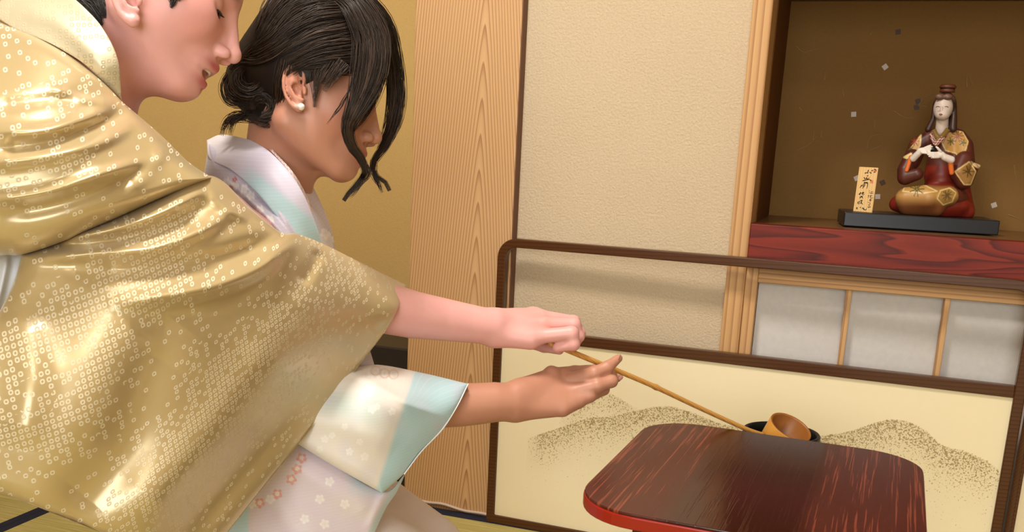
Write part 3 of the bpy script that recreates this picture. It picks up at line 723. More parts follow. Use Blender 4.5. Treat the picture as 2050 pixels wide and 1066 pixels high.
def lk(pts, w, n, cap=True, **kw):
    p = [on_cap(*q[:2], q[2] if len(q) > 2 else .002) if cap else P(*q) for q in pts]
    L.append(dict(p=p, w=[x/1600. for x in w], n=n, **kw))
# swept-back top and side hair
lk([(742, 52), (700, 60), (640, 72), (590, 96), (555, 118)], [10, 16, 16, 14, 12], 150)
lk([(735, 30), (690, 28), (630, 36), (575, 66), (540, 100)], [10, 18, 18, 16, 12], 160)
lk([(720, 10), (670, 2), (620, 8), (570, 36), (535, 84)], [10, 18, 18, 16, 12], 160)
lk([(690, -8), (640, -12), (590, 0), (560, 30), (525, 75)], [10, 16, 18, 16, 12], 150)
lk([(748, 78), (706, 84), (650, 92), (600, 112), (560, 135)], [10, 16, 16, 14, 12], 150)
lk([(746, 100), (700, 108), (655, 112), (612, 124), (570, 150)], [10, 15, 14, 10, 10], 130)
lk([(728, 130), (690, 134), (655, 132), (620, 134), (600, 128)], [12, 14, 12, 10, 8], 120)
lk([(712, 160), (680, 160), (650, 156), (622, 150)], [8, 12, 12, 8], 100)
lk([(690, 172), (665, 176), (640, 176), (622, 170)], [4, 8, 8, 6], 35)
lk([(700, -2), (640, 16), (590, 50), (550, 92), (520, 124)], [9, 10, 10, 9, 8], 40, wave=.002)
lk([(560, 60), (535, 84), (500, 108), (478, 128)], [16, 16, 14, 8], 80)
lk([(580, 80), (545, 104), (510, 120), (480, 120), (462, 138)], [12, 14, 12, 10, 8], 80)
lk([(640, -30), (592, -12), (556, 20), (530, 62), (514, 96)], [14, 16, 16, 14, 10], 160)
lk([(600, -34), (566, -14), (544, 18), (526, 52), (505, 90)], [14, 16, 16, 12, 10], 160)
lk([(650, -6), (600, 14), (566, 44), (540, 78), (512, 112)], [12, 14, 14, 12, 10], 120)
# bun: coils
def coil(cx, cy, r, a0, a1, w, n, dz=1.165, rx=1.0):
    pts = [(cx+rx*r*math.cos(math.radians(a)), cy+r*math.sin(math.radians(a)), dz+.0*k) for k, a in enumerate(np.linspace(a0, a1, 9))]
    L.append(dict(p=[P(*q) for q in pts], w=[x/1600. for x in w], n=n, wave=.002))
coil(506, 158, 42, -160, 150, [8, 15, 15, 8], 130, 1.178)
coil(500, 160, 26, -40, 250, [6, 13, 13, 6], 90, 1.166)
coil(530, 205, 38, -120, 140, [8, 15, 15, 8], 120, 1.176)
coil(526, 212, 22, 90, -200, [5, 12, 12, 5], 80, 1.166)
coil(535, 120, 34, 160, 380, [8, 14, 14, 8], 90, 1.172)
coil(482, 175, 30, 60, 300, [6, 10, 10, 5], 70, 1.185)
coil(545, 170, 40, -90, 90, [8, 16, 16, 8], 90, 1.178, .5)
lk([(572, 120), (565, 160), (560, 210), (552, 250)], [10, 14, 14, 6], 80)
lk([(520, 235, 1.19), (488, 232, 1.19), (462, 238, 1.19), (448, 256, 1.19), (443, 272, 1.19)], [10, 9, 8, 6, 4], 40, False, wave=.002)
lk([(505, 225, 1.19), (476, 236, 1.185), (464, 250, 1.185), (462, 272, 1.185)], [6, 6, 4, 2], 22, False, wave=.002)
lk([(500, 205, 1.2), (488, 208, 1.2), (478, 200, 1.2), (470, 188, 1.2)], [3, 2, 2, 1], 8, False)
lk([(572, 215, 1.18), (570, 240, 1.18), (562, 258, 1.182)], [6, 4, 2], 16, False)
lk([(540, 60, 1.2), (520, 66, 1.2), (505, 58, 1.2)], [5, 3, 1], 10, False)
lk([(500, 105, 1.2), (484, 100, 1.2), (472, 112, 1.2), (468, 128, 1.2)], [6, 4, 3, 2], 16, False, wave=.003)
# near front curtain, falling from the parting
for sh, w, n in ((0, 1, 230), (8, .75, 120)):
    lk([(650, -34, 1.165), (702, -2, 1.146), (726, 32, 1.141), (742+sh*.6, 72, 1.142), (743+sh, 115, 1.140), (733+sh, 165, 1.140), (715+sh*.5, 212, 1.143), (697, 255, 1.150), (704, 292, 1.160), (724, 320, 1.172), (731, 345, 1.178), (716, 368, 1.182), (697, 388, 1.184), (688, 402, 1.184)],
       [14*w, 16*w, 20*w, 24*w, 27*w, 28*w, 27*w, 20*w, 13*w, 8*w, 6*w, 4*w, 3*w, 1*w], n, False, m=30, wave=.0018, flat=.16)
lk([(665, -36, 1.175), (715, 2, 1.165), (745, 40, 1.165), (764, 90, 1.166), (765, 140, 1.163), (753, 190, 1.160), (728, 240, 1.156), (706, 262, 1.156)], [12, 12, 13, 12, 10, 8, 6, 3], 110, False, m=22, flat=.2)
lk([(712, 150, 1.143), (700, 180, 1.141), (680, 215, 1.141), (655, 250, 1.143)], [3, 2, 2, 1.5], 9, False)
lk([(735, 330, 1.18), (740, 350, 1.18), (722, 372, 1.18), (704, 392, 1.18), (690, 396, 1.18)], [3, 3, 3, 2, 1], 14, False)
# far front curtain
lk([(655, -36, 1.19), (695, -14, 1.19), (735, 8, 1.205), (768, 50, 1.225), (785, 100, 1.245), (794, 155, 1.262), (795, 210, 1.270), (788, 252, 1.268), (768, 295, 1.255), (747, 325, 1.245), (750, 350, 1.24), (772, 366, 1.24), (780, 382, 1.24)],
   [14, 14, 16, 17, 16, 14, 14, 13, 10, 7, 5, 3, 1.5], 210, False, m=28, wave=.0018, flat=.4)
lk([(720, 5, 1.20), (758, 45, 1.22), (776, 100, 1.24), (784, 155, 1.258), (784, 205, 1.266), (776, 255, 1.26), (758, 300, 1.25)], [10, 12, 12, 12, 12, 10, 6], 110, False, m=22, flat=.35)
lk([(640, -36, 1.18), (680, -14, 1.17), (725, 6, 1.18), (760, 40, 1.19), (778, 85, 1.21)], [12, 12, 12, 12, 8], 110, False, m=16, flat=.6)
lk([(790, 115, 1.25), (808, 160, 1.26), (806, 210, 1.262), (798, 250, 1.262)], [3, 3, 3, 2], 10, False)
lk([(748, 325, 1.245), (748, 350, 1.24), (760, 372, 1.24), (766, 386, 1.24)], [5, 5, 3, 2], 22, False)
lk([(660, 118, 1.142), (640, 150, 1.140), (632, 185, 1.142), (630, 215, 1.145)], [16, 14, 8, 3], 90, False, flat=.15, tip=.8)
lk([(690, 125, 1.142), (665, 155, 1.140), (648, 182, 1.142)], [16, 12, 5], 80, False, flat=.15, tip=.8)
rg = random.Random(3)
for k in range(70):                                              # stray hairs round the knot and crown
    a = rg.uniform(0, 6.28); x, y = rg.choice([(505, 160), (525, 210), (530, 105), (560, 60), (480, 130)]); r0 = rg.uniform(20, 40); r1 = r0+rg.uniform(14, 34); b_ = a+rg.uniform(-.6, .6)
    L.append(dict(p=[P(x+r0*math.cos(a), y+r0*math.sin(a), 1.19), P(x+(r0+r1)/2*math.cos(a+.1), y+(r0+r1)/2*math.sin(a+.1), 1.19), P(x+r1*math.cos(b_), y+r1*math.sin(b_), 1.195)], w=[.0004], n=1, m=8))
V, Fc, cc_ = strands(L, 2); mesh_obj('hair_strands', V, Fc, M_HAIR, hair, True, None, cc_)['kind'] = 'stuff'

# kimono of the kneeling person
def mk_silk(name, rough=.5, sheen=.3):
    m = NT(name); a = m.attr('Col').outputs['Color']; uv = m.uv(); x, y, z = m.sep(uv)
    st_ = m.math('FRACT', m.math('MULTIPLY', y, 1/.0042)); ln = m.math('LESS_THAN', st_, .16)
    nz = m.noise(m.mapp(uv, (30, 30, 1)), 1, 3)
    c = m.mix(m.math('MULTIPLY', ln, .16), a, (.9, .9, .92)); c = m.mix(m.math('MULTIPLY', nz, .14), c, srgb(190, 176, 190)); m.base(c)
    m.set(Roughness=rough); m.b.inputs['Sheen Weight'].default_value = sheen; m.bump(st_, .06, .0005); return m.m
M_SILK = mk_silk('pale_silk')
LAV, AQ, CREAM, GREY, WH = [np.array(srgb(*c)) for c in ((204, 198, 218), (176, 212, 222), (232, 224, 216), (168, 154, 170), (246, 242, 240))]
def nz2(x, y, s, seed):
    rg = np.random.default_rng(seed); o = np.zeros_like(x)
    for k in range(6):
        a = rg.uniform(0, 6.28); f = rg.uniform(.6, 1.6)/s; o += np.sin((x*math.cos(a)+y*math.sin(a))*f*6.28+rg.uniform(0, 6.28))
    return o/6
def flower(c, px, py, x, y, r, col, ang=0, pet=5):
    dx, dy = px-x, py-y; rr = np.hypot(dx, dy); th = np.arctan2(dy, dx)+ang
    e = r*(.62+.38*np.abs(np.cos(pet*th/2))); k = np.clip((e-rr)/1.2+.5, 0, 1)*np.clip(.45+.55*(rr/r), 0, 1); return blend(c, k*.9, col)
def ring(c, px, py, x, y, r, w, col): return blend(c, np.clip((w-np.abs(np.hypot(px-x, py-y)-r))/1.2+.5, 0, 1), col)
def ycol_collar(px, py):
    t = ((px-505)*.62+(py-283)*.78)/260; s = ((px-505)*-.78+(py-283)*.62)   # along, outward
    k = np.clip((s-34+55*np.clip(t, 0, 1)**1.2)/14, 0, 1); k = k*np.clip((t-.10)*6, 0, 1)
    c = blend(np.tile(LAV, (len(px), 1)), k, srgb(170, 204, 214)); c = blend(c, np.clip(.25-t*2, 0, 1), CREAM); return c
def ycol_torso(px, py):
    c = np.tile(LAV*.95, (len(px), 1)); c = blend(c, np.clip(nz2(px, py, 120, 1)*.9, 0, 1), GREY)
    for x, y in ((455, 365), (470, 372), (490, 378), (447, 385), (480, 395), (430, 372), (502, 392), (520, 420), (540, 440)): c = flower(c, px, py, x, y, 9, WH, x)
    for x, y in ((488, 353), (470, 360), (462, 377)): c = ring(c, px, py, x, y, 3, 2, srgb(190, 110, 120))
    c = flower(c, px, py, 655, 485, 17, CREAM, .3); c = flower(c, px, py, 652, 468, 12, WH, 1); return c
def ycol_up(px, py):
    c = np.tile(CREAM, (len(px), 1)); s = (px-700)+.45*(py-740)
    c = blend(c, np.clip((px-.32*(860-py)-(812-.32*60))/10+.5, 0, 1)*(py > 0), AQ)                # pale aqua band at the cuff
    c = blend(c, .6*np.clip(np.exp(-((py-(800+.30*(px-650)))/32)**2)*np.clip((800-px)/60, 0, 1), 0, 1), srgb(178, 206, 200))
    c = blend(c, .5*np.clip(nz2(px, py, 90, 4), 0, 1), LAV)
    for x, y, r in ((760, 748, 11), (778, 752, 9), (742, 750, 8), (745, 820, 9), (755, 815, 7), (785, 825, 8), (650, 880, 8), (665, 872, 7), (700, 905, 8), (730, 915, 9), (720, 885, 7), (690, 855, 7), (640, 900, 7)): c = flower(c, px, py, x, y, r, WH, x*.3)
    for x, y in ((752, 743), (770, 748), (788, 750)): c = ring(c, px, py, x, y, 9, 1.3, srgb(220, 190, 170))
    return c
def ycol_low(px, py):
    c = np.tile(np.array(srgb(220, 206, 220)), (len(px), 1)); c = blend(c, np.clip(nz2(px, py, 150, 8)*1.2, 0, 1)*.8, CREAM)
    c = blend(c, np.clip((px-690)/30, 0, 1)*np.clip((985-py)/40+.4, 0, 1)*.8, AQ); c = blend(c, np.clip((500-px-(1066-py)*-.02)/6, 0, 1), srgb(184, 216, 230))
    c = blend(c, np.clip((px+.55*(py-960)-792)/6, 0, 1), srgb(190, 212, 220))
    for x, y in ((604, 918), (595, 940), (583, 961), (555, 990), (520, 1008)):
        c = flower(c, px, py, x, y, 11, srgb(228, 140, 120), x); c = flower(c, px, py, x, y-1, 5, WH)
    for x, y in ((541, 1000), (504, 1010), (660, 965), (640, 1000), (690, 1010), (610, 1040), (650, 1050)): c = flower(c, px, py, x, y, 10, WH, y)
    return c
def ycol_lap(V):
    c = np.tile(np.array(srgb(228, 210, 204)), (len(V), 1)); x, y = V[:, 0]*1000, V[:, 2]*1000+V[:, 1]*300
    c = blend(c, np.clip(nz2(x, y, 90, 3), 0, 1)*.6, srgb(206, 188, 196)); rg = random.Random(4)
    for _ in range(260): c = flower(c, x, y, rg.uniform(-900, -250), rg.uniform(300, 800), rg.uniform(5, 9), (WH if rg.random() < .7 else np.array(srgb(228, 176, 160))), rg.uniform(0, 6))
    return c
drape('kimono_front', [(418, 285), (470, 300), (540, 340), (611, 400)], [(611, 400), (645, 440), (668, 490), (690, 560), (740, 700), (765, 790)], [(400, 930), (520, 900), (660, 850), (765, 790)], [(418, 285), (408, 350), (385, 460), (380, 700), (400, 930)],
      [(418, 285, 1.235), (540, 340, 1.215), (611, 400, 1.225), (668, 490, 1.27), (690, 560, 1.27), (765, 790, 1.32), (500, 480, 1.165), (470, 360, 1.195), (410, 420, 1.21), (400, 930, 1.24), (560, 760, 1.22), (600, 480, 1.19)], M_SILK, YP, .20,
      ridges=[([(440, 350), (500, 400), (560, 460), (600, 520)], 8, .010), ([(470, 345), (540, 400), (590, 470)], 7, .008), ([(455, 375), (520, 440), (560, 500)], 7, -.007)], col=ycol_torso, n=(150, 150))
drape('collar', [(414, 281), (440, 270), (470, 273), (504, 281)], [(504, 281), (540, 304), (580, 345), (607, 388), (628, 438), (650, 505), (660, 560)], [(600, 545), (630, 555), (660, 560)], [(414, 281), (420, 318), (462, 340), (508, 380), (556, 436), (598, 490), (600, 545)],
      [(414, 281, 1.235), (504, 281, 1.20), (540, 304, 1.175), (580, 345, 1.160), (607, 388, 1.160), (628, 438, 1.175), (650, 505, 1.20), (660, 560, 1.21), (420, 318, 1.20), (462, 340, 1.17), (508, 380, 1.148), (556, 436, 1.148), (598, 490, 1.16), (600, 545, 1.17)], M_SILK, YP, .010, ridges=[([(440, 290), (500, 320), (570, 380), (630, 480)], 16, .003)], col=ycol_collar, n=(60, 150))
drape('far_collar', [(607, 392), (616, 384), (624, 368)], [(624, 368), (642, 405), (662, 455), (672, 505), (674, 540)], [(652, 545), (674, 540)], [(607, 392), (625, 430), (640, 470), (652, 545)],
      [(607, 392, 1.215), (624, 368, 1.265), (662, 455, 1.262), (672, 505, 1.262), (625, 430, 1.212), (652, 545, 1.215)], M_SILK, YP, .008, col=lambda x, y: flower(np.tile(np.array(srgb(196, 184, 196)), (len(x), 1)), x, y, 655, 482, 18, WH, .2), n=(30, 80))
def ycol_inner(px, py):
    c = np.tile(np.array(srgb(240, 228, 222)), (len(px), 1)); k = (np.sin(px*.9+py*.5)*np.sin(py*.8-px*.4) > .15).astype(float); return blend(c, k*.85, srgb(176, 60, 52))
drape('under_collar', [(540, 300), (545, 299)], [(545, 299), (585, 343), (612, 388), (633, 440), (646, 480)], [(628, 440), (646, 480)], [(540, 300), (578, 343), (600, 385), (618, 420), (628, 440)],
      [(540, 300, 1.180), (585, 343, 1.166), (612, 388, 1.19), (633, 440, 1.215), (646, 480, 1.215), (578, 343, 1.165), (600, 385, 1.175), (628, 440, 1.20)], M_SILK, YP, .004, col=ycol_inner, n=(12, 80))
drape('sleeve', [(560, 640), (640, 700), (696, 734), (760, 731), (850, 748), (937, 769)], [(937, 769), (914, 815), (885, 860), (842, 905), (808, 950), (765, 988)], [(490, 822), (570, 873), (660, 929), (765, 988)], [(560, 640), (520, 740), (490, 822)],
      [(560, 640, 1.24), (640, 700, 1.25), (696, 734, 1.235), (760, 731, 1.29), (850, 748, 1.312), (937, 769, 1.312), (914, 815, 1.283), (885, 858, 1.272), (813, 806, 1.215), (878, 830, 1.265), (750, 772, 1.205), (765, 988, 1.215), (660, 929, 1.185), (570, 873, 1.18), (490, 822, 1.19), (700, 860, 1.185), (600, 760, 1.20), (820, 900, 1.235)], M_SILK, YP, .09, taper=.5,
      ridges=[([(690, 738), (750, 770), (813, 806), (880, 832)], 9, .005), ([(620, 770), (720, 800), (800, 850), (830, 880)], 26, -.006), ([(600, 830), (700, 860), (790, 905)], 24, .005)], col=ycol_up, n=(190, 150))
drape('cuff_edge', [(936.5, 768), (938.5, 769)], [(938.5, 769), (915.5, 815.5), (886.5, 861), (844, 906), (810, 951)], [(808, 950), (810, 951)], [(936.5, 768), (913.5, 814.5), (884, 859.5), (842, 904.5), (808, 950)],
      [(935, 767, 1.308), (912, 815, 1.280), (885, 860, 1.268), (842, 905, 1.243), (808, 950, 1.225), (939, 769, 1.308)], plain('white_sleeve_lining', srgb(232, 236, 238), .6), YP, .004, n=(8, 90))
drape('sleeve_fall', [(470, 800), (570, 868), (660, 925), (765, 984), (812, 948)], [(812, 948), (795, 985), (772, 1020), (740, 1090)], [(370, 1110), (560, 1110), (740, 1090)], [(470, 800), (430, 950), (370, 1110)],
      [(470, 800, 1.21), (570, 868, 1.205), (660, 925, 1.212), (765, 984, 1.24), (812, 948, 1.262), (772, 1020, 1.25), (740, 1090, 1.24), (560, 1110, 1.19), (370, 1110, 1.16), (600, 980, 1.20), (430, 950, 1.18)], M_SILK, YP, .04,
      ridges=[([(560, 900), (640, 960), (720, 1010), (740, 1060)], 30, .010), ([(520, 930), (560, 1010), (600, 1080)], 26, -.006), ([(780, 970), (760, 1010), (735, 1070)], 10, .005)], col=ycol_low, n=(170, 140))
def y_lap(p):
    k = P(905, 1150, 1.36); k[2] = max(k[2], .11)
    hp = P(520, 1000, 1.36); hp[2] = .17
    sd = np.array([math.cos(1.9), math.sin(1.9), 0])
    d = rcone(p, P(605, 1085, 1.33), P(800, 1200, 1.33), .096, .092)
    d = smin(d, rcone(p, P(605, 1085, 1.33)+sd*.15, P(805, 1215, 1.33)+sd*.14, .09, .085), .06)
    c0 = P(600, 1075, 1.33); d = smin(d, ellip(p, (c0[0]-.10, c0[1]+.08, .17), (.20, .18, .17)), .06)
    d = smin(d, ellip(p, (P(800, 1200, 1.33)[0]-.06, P(800, 1200, 1.33)[1]+.06, .06), (.18, .16, .09)), .06)
    return smax(d, -(p[:, 2]-.002), .01)
c0 = P(700, 1062, 1.33); V, Fc = sdf_mesh(y_lap, (c0[0]-.55, c0[1]-.35, -.01), (c0[0]+.45, c0[1]+.5, .55), .004)
mesh_obj('kimono_lap', V, Fc, M_SILK, YP, True, V[:, :2], ycol_lap(V))

# ================================================================== the person leaning in from the left
OP = empty('person', (P(0, 900, .95)[0]-.05, P(0, 900, .95)[1]+.02, 0))
tag(OP, 'person in gold satin kimono with ring dots leaning over to guide the ladle', 'person')
oO = P(294, -31, 1.03); oA = head_axes(26, 13, 0); oS = .0101
def o_loc(p): return (p-oO) @ oA/oS
def o_ear(x, y, out):
    return P(268+1.26*(x-600)+.05*(y-217), 42+1.26*(y-217), 1.03-.069-.00055*out-.0004*(600-x)*.3)
def o_hand(p):
    Q = P; u = 1/1440.
    d = limb(p, [Q(430, 450, 1.10), Q(600, 560, 1.21), Q(790, 622, 1.295), Q(900, 642, 1.333), Q(985, 655, 1.352)], [.04, .04, .0335, .0285, .0245])
    kn = [(Q(1062, 632, 1.40), 17), (Q(1080, 636, 1.385), 17), (Q(1088, 650, 1.367), 16), (Q(1080, 674, 1.352), 15)]
    for (k, r), o in zip(kn, (-8, -3, 6, 16)): d = smin(d, rcone(p, Q(990, 653+o*1.1, 1.356), k, 24*u, r*u), 16*u)
    d = smin(d, rcone(p, Q(1000, 672, 1.352), Q(1062, 682, 1.352), 20*u, 19*u), 14*u)          # heel of the hand
    d = smin(d, ellip(p, Q(1070, 622, 1.392), (12*u, 12*u, 7*u)), 8*u)
    fing = [([Q(1062, 632, 1.40), Q(1128, 648, 1.412), Q(1150, 676, 1.408), Q(1138, 697, 1.398)], [16, 13, 12, 9]),
            ([Q(1080, 636, 1.385), Q(1148, 645, 1.392), Q(1160, 668, 1.392), Q(1150, 694, 1.386)], [16.5, 13.5, 12, 9.5]),
            ([Q(1088, 650, 1.367), Q(1149, 651, 1.370), Q(1158, 674, 1.372), Q(1144, 694, 1.374)], [16, 14, 12, 10]),
            ([Q(1080, 674, 1.352), Q(1144, 668, 1.348), Q(1148, 690, 1.350), Q(1116, 696, 1.356)], [15, 14.5, 12.5, 10])]
    for pts, r in fing: d = smin(d, chain(p, pts, np.array(r)*u, 5*u), 5*u)
    th = chain(p, [Q(1010, 660, 1.385), Q(1050, 682, 1.415), Q(1090, 694, 1.418), Q(1120, 702, 1.395)], np.array([20, 15, 12.5, 9])*u, 6*u)
    return smin(d, th, 8*u)
def o_face(q):
    d = head_sdf(q, 1.05, .35, .1, .15, ez=-.8); a = np.c_[q[:, 0], np.abs(q[:, 1]), q[:, 2]]
    d = smax(d, -_chain(a, [(9.75, 2.1, -2.7), (9.15, 2.9, -3.8), (8.4, 3.4, -5.2)], [.08, .10, .06]), .8)     # smile line
    return smax(d, -_chain(a, [(9.5, 0, -7.15), (8.7, 1.5, -7.0)], [.10, .08]), .5)
def o_body(p):
    d = near_head(o_loc(p), o_face)*oS
    d = smin(d, ear_sdf(p, o_ear, 1.26/1700.), .0045)
    d = smin(d, limb(p, [P(205, 25, 1.035), P(140, 112, 1.035), P(60, 220, 1.04)], [.053, .050, .052]), .02)
    d = smin(d, limb(p, [P(215, 104, 1.035), P(275, 125, 1.036), P(335, 143, 1.036)], [.051, .035, .023]), .02)
    d = smin(d, limb(p, [P(180, 330, 1.03), P(110, 260, 1.05), P(110, 260, 1.16)], [.045, .055, .05]), .05)
    d = smin(d, limb(p, [P(100, 260, 1.06), P(-60, 480, 1.04), P(-220, 700, 1.02)], [.08, .09, .10]), .05)
    d = smin(d, limb(p, [P(180, 330, 1.03), P(300, 400, 1.05), P(430, 450, 1.10)], [.045, .042, .04]), .03)
    return smin(d, o_hand(p), .01)
V, Fc = sdf_mesh(o_body, P(0, 100, 1.0)-np.array([.35, .45, .75]), P(800, 0, 1.3)+np.array([.50, .45, .35]), .0021)
q = o_loc(V); col = np.tile(np.array(srgb(228, 170, 166)), (len(V), 1)); aq = np.c_[q[:, 0], np.abs(q[:, 1]), q[:, 2]]
col = blend(col, .6*gauss(aq, (6.3, 3.8, -1.6), (2.8, 2.4, 2.3)), srgb(226, 140, 132))
lipk = np.clip(gauss(aq, (9.6, 0, -4.55), (1.2, 1.9, .42))+gauss(aq, (9.4, 0, -6.6), (1.1, 1.7, .5)), 0, 1); col = blend(col, np.clip(lipk*1.5, 0, 1)*.9, srgb(190, 84, 92))
browk = np.exp(-(((aq[:, 1]-3.2)/1.7)**2+((q[:, 2]-2.9)/.36)**2))*(q[:, 0] > 5); col = blend(col, .85*np.clip(browk*1.3, 0, 1), srgb(80, 54, 52))
sb_ = np.exp(-(((q[:, 0]-2.3)/1.1)**2+((q[:, 2]+.3)/1.5)**2))*(np.abs(q[:, 1]) > 3); col = blend(col, .75*np.clip(sb_, 0, 1), srgb(110, 92, 96))
mou = np.exp(-(((q[:, 0]-8.6)/1.0)**2+((q[:, 1])/1.6)**2+((q[:, 2]+5.65)/.28)**2)); col = blend(col, .8*mou, srgb(92, 36, 36))
kn = np.exp(-(np.linalg.norm(V-P(1085, 650, 1.36), axis=1)/.025)**2); col = blend(col, .35*kn, srgb(226, 140, 126))
mesh_obj('body', V, Fc, M_SKIN, OP, True, None, col)
for sy in (-1, 1):
    W3 = lambda v: oO+(oA @ np.array(v))*oS
    c = cr([W3(v) for v in [(7.2, sy*4.35, .25), (8.1, sy*3.7, .14), (8.44, sy*3.0, .16), (8.2, sy*2.0, .3)]], 14)
    g = [tube_geo(c, np.interp(np.arange(14), [0, 3, 10, 13], [.0005, .0013, .0014, .0006]), 6)]
    for k in range(2, 12): g.append(tube_geo(cr([c[k], c[k]+oA @ np.array([.3, sy*.1, -.15])*oS, c[k]+oA @ np.array([.5, sy*.2, -.12])*oS], 5), [.0003, .00028, .00022, .00016, .0001], 4))
    V1, F1 = merge(g); mesh_obj('eyelashes', V1, F1, M_LASH, OP)
    c = [W3((8.43, sy*2.95, -.05))]; bm = bmesh.new(); bmesh.ops.create_uvsphere(bm, u_segments=16, v_segments=10, radius=1)
    Me = Matrix(((*(oA[:, 0]*.0012), c[0][0]), (*(oA[:, 1]*.0045), c[0][1]), (*(oA[:, 2]*.0018), c[0][2]), (0, 0, 0, 1)))
    Me = Matrix([[oA[i, 0]*.0011, oA[i, 1]*.0062, oA[i, 2]*.0024, c[0][i]] for i in range(3)]+[[0, 0, 0, 1]])
    bmesh.ops.transform(bm, matrix=Me, verts=bm.verts); bm_obj('eye', bm, M_EYE, OP, True)
tee = [W3(v) for v in ((8.55, -1.5, -5.32), (9.35, -.8, -5.25), (9.55, 0, -5.22), (9.35, .8, -5.25))]
V1, F1 = tube_geo(cr(tee, 14), .0018, 8); mesh_obj('teeth', V1, F1, plain('teeth', srgb(226, 214, 204), .25), OP)
# short dark hair drawn up behind the ear
def o_cap(p):
    q = o_loc(p); q[:, 1] = np.abs(q[:, 1])
    d = ellip(q, (-.9, 0, 4.3), (9.9, 7.65, 8.9)); nA = np.array([8.0, 0, -7.2])/np.linalg.norm([8, 0, 7.2])
    A = (q-np.array([4.6, 0, 3.2]))@nA; B = q[:, 0]+2.6; dd = smax(d, smin(A, B, .8), .6); dd = smax(dd, -(q[:, 2]+5.4+.35*q[:, 0]+1.5), .5)
    dd = smin(dd, ellip(q, (-9.5, 0, 7.0), (3.6, 4.2, 4.0)), 1.5); return dd*oS
V, Fc = sdf_mesh(o_cap, oO-.22, oO+.22, .0034)
ohair = mesh_obj('hair', V, Fc, M_HAIR, OP, True, None, np.tile(np.array([.018, .015, .014]), (len(V), 1)))
L = []
def olk(pts, w, n, **kw): L.append(dict(p=[on_cap(*q_, .0015, o_body, .85, 1.3) for q_ in pts], w=[x/1900. for x in w], n=n, **kw))
olk([(150, 2), (172, 16), (192, 34), (204, 50)], [14, 14, 9, 3], 150); olk([(175, -26), (194, -4), (206, 18), (208, 36)], [14, 14, 9, 3], 150)
olk([(130, -20), (150, -4), (172, 22), (192, 44)], [10, 12, 8, 3], 60); olk([(340, -30), (345, -8), (346, 6), (342, 16)], [14, 10, 6, 2], 40); olk([(365, -30), (362, -10), (356, 2)], [10, 7, 2], 25)
V, Fc, cc_ = strands(L, 6, (.02, .017, .016), (.07, .06, .058)); mesh_obj('hair_strands', V, Fc, M_HAIR, ohair, True, None, cc_)['kind'] = 'stuff'

# gold satin with a woven ring-dot pattern
def mk_gold(name, base, lightring, rough):
    m = NT(name); uv = m.uv(); dn = m.attr('dens').outputs['Fac']
    g = m.mapp(uv, (1/.0059, 1/.0059, 1)); x, y, z = m.sep(g)
    vo = m.n('ShaderNodeTexVoronoi', feature='F1', distance='MINKOWSKI', voronoi_dimensions='2D'); m.l(g, vo.inputs['Vector']); vo.inputs['Scale'].default_value = 1
    vo.inputs['Exponent'].default_value = 2.6
    m.val(vo.inputs['Randomness'], m.math('MULTIPLY_ADD', dn, -.34, .44))
    rnd = m.sep(vo.outputs['Color'])[0]; on = m.math('LESS_THAN', rnd, m.math('MULTIPLY_ADD', dn, .88, .13))
    r = m.math('SUBTRACT', 1, m.math('MULTIPLY', m.math('ABSOLUTE', m.math('SUBTRACT', vo.outputs['Distance'], .27)), 1/.13), None, True)
    k = m.math('MULTIPLY', m.math('MULTIPLY', r, 2.2, None, True), on)
    big = m.noise(m.mapp(uv, (7, 7, 1)), 1, 2)
    c = m.mix(k, m.mix(big, base, tuple(v*.9 for v in base)), lightring); m.base(c)
    m.val(m.b.inputs['Roughness'], m.math('MULTIPLY_ADD', k, .35, rough)); m.val(m.b.inputs['Metallic'], m.math('MULTIPLY_ADD', k, -.22, .28)); m.val(m.b.inputs['Specular IOR Level'], m.math('MULTIPLY_ADD', k, -.6, .95))
    m.b.inputs['Sheen Weight'].default_value = .15; m.val(m.b.inputs['Coat Weight'], m.math('MULTIPLY_ADD', k, -.4, .45)); m.b.inputs['Coat Roughness'].default_value = .33; m.bump(k, .25, .0006); return m.m
M_GOLD = mk_gold('gold_ring_dot_satin', srgb(198, 174, 124), srgb(216, 202, 172), .31)
M_GOLDL = mk_gold('pale_gold_satin', srgb(210, 198, 166), srgb(186, 170, 138), .45)
def stripe_dens(lines):
    def f(px, py):
        d = ridge_field(px, py, [(l, w, a) for l, w, a in lines]); return np.clip(d+.10*nz2(px, py, 140, 5), 0, 1)
    return f
den = stripe_dens([([(-60, 760), (60, 690), (200, 600), (330, 545), (430, 500)], 60, 1.0), ([(-60, 900), (100, 860), (190, 760), (240, 640)], 60, .9), ([(180, 1080), (300, 980), (380, 860), (470, 740), (600, 640), (700, 600)], 62, .85),
                   ([(330, 1080), (430, 930), (540, 800), (640, 690)], 34, .6), ([(590, 480), (680, 540), (740, 590)], 40, .5), ([(140, 480), (300, 470), (420, 410)], 36, .7), ([(-20, 230), (120, 190), (240, 160)], 40, .45), ([(-20, 380), (100, 340), (220, 300)], 40, .55)])
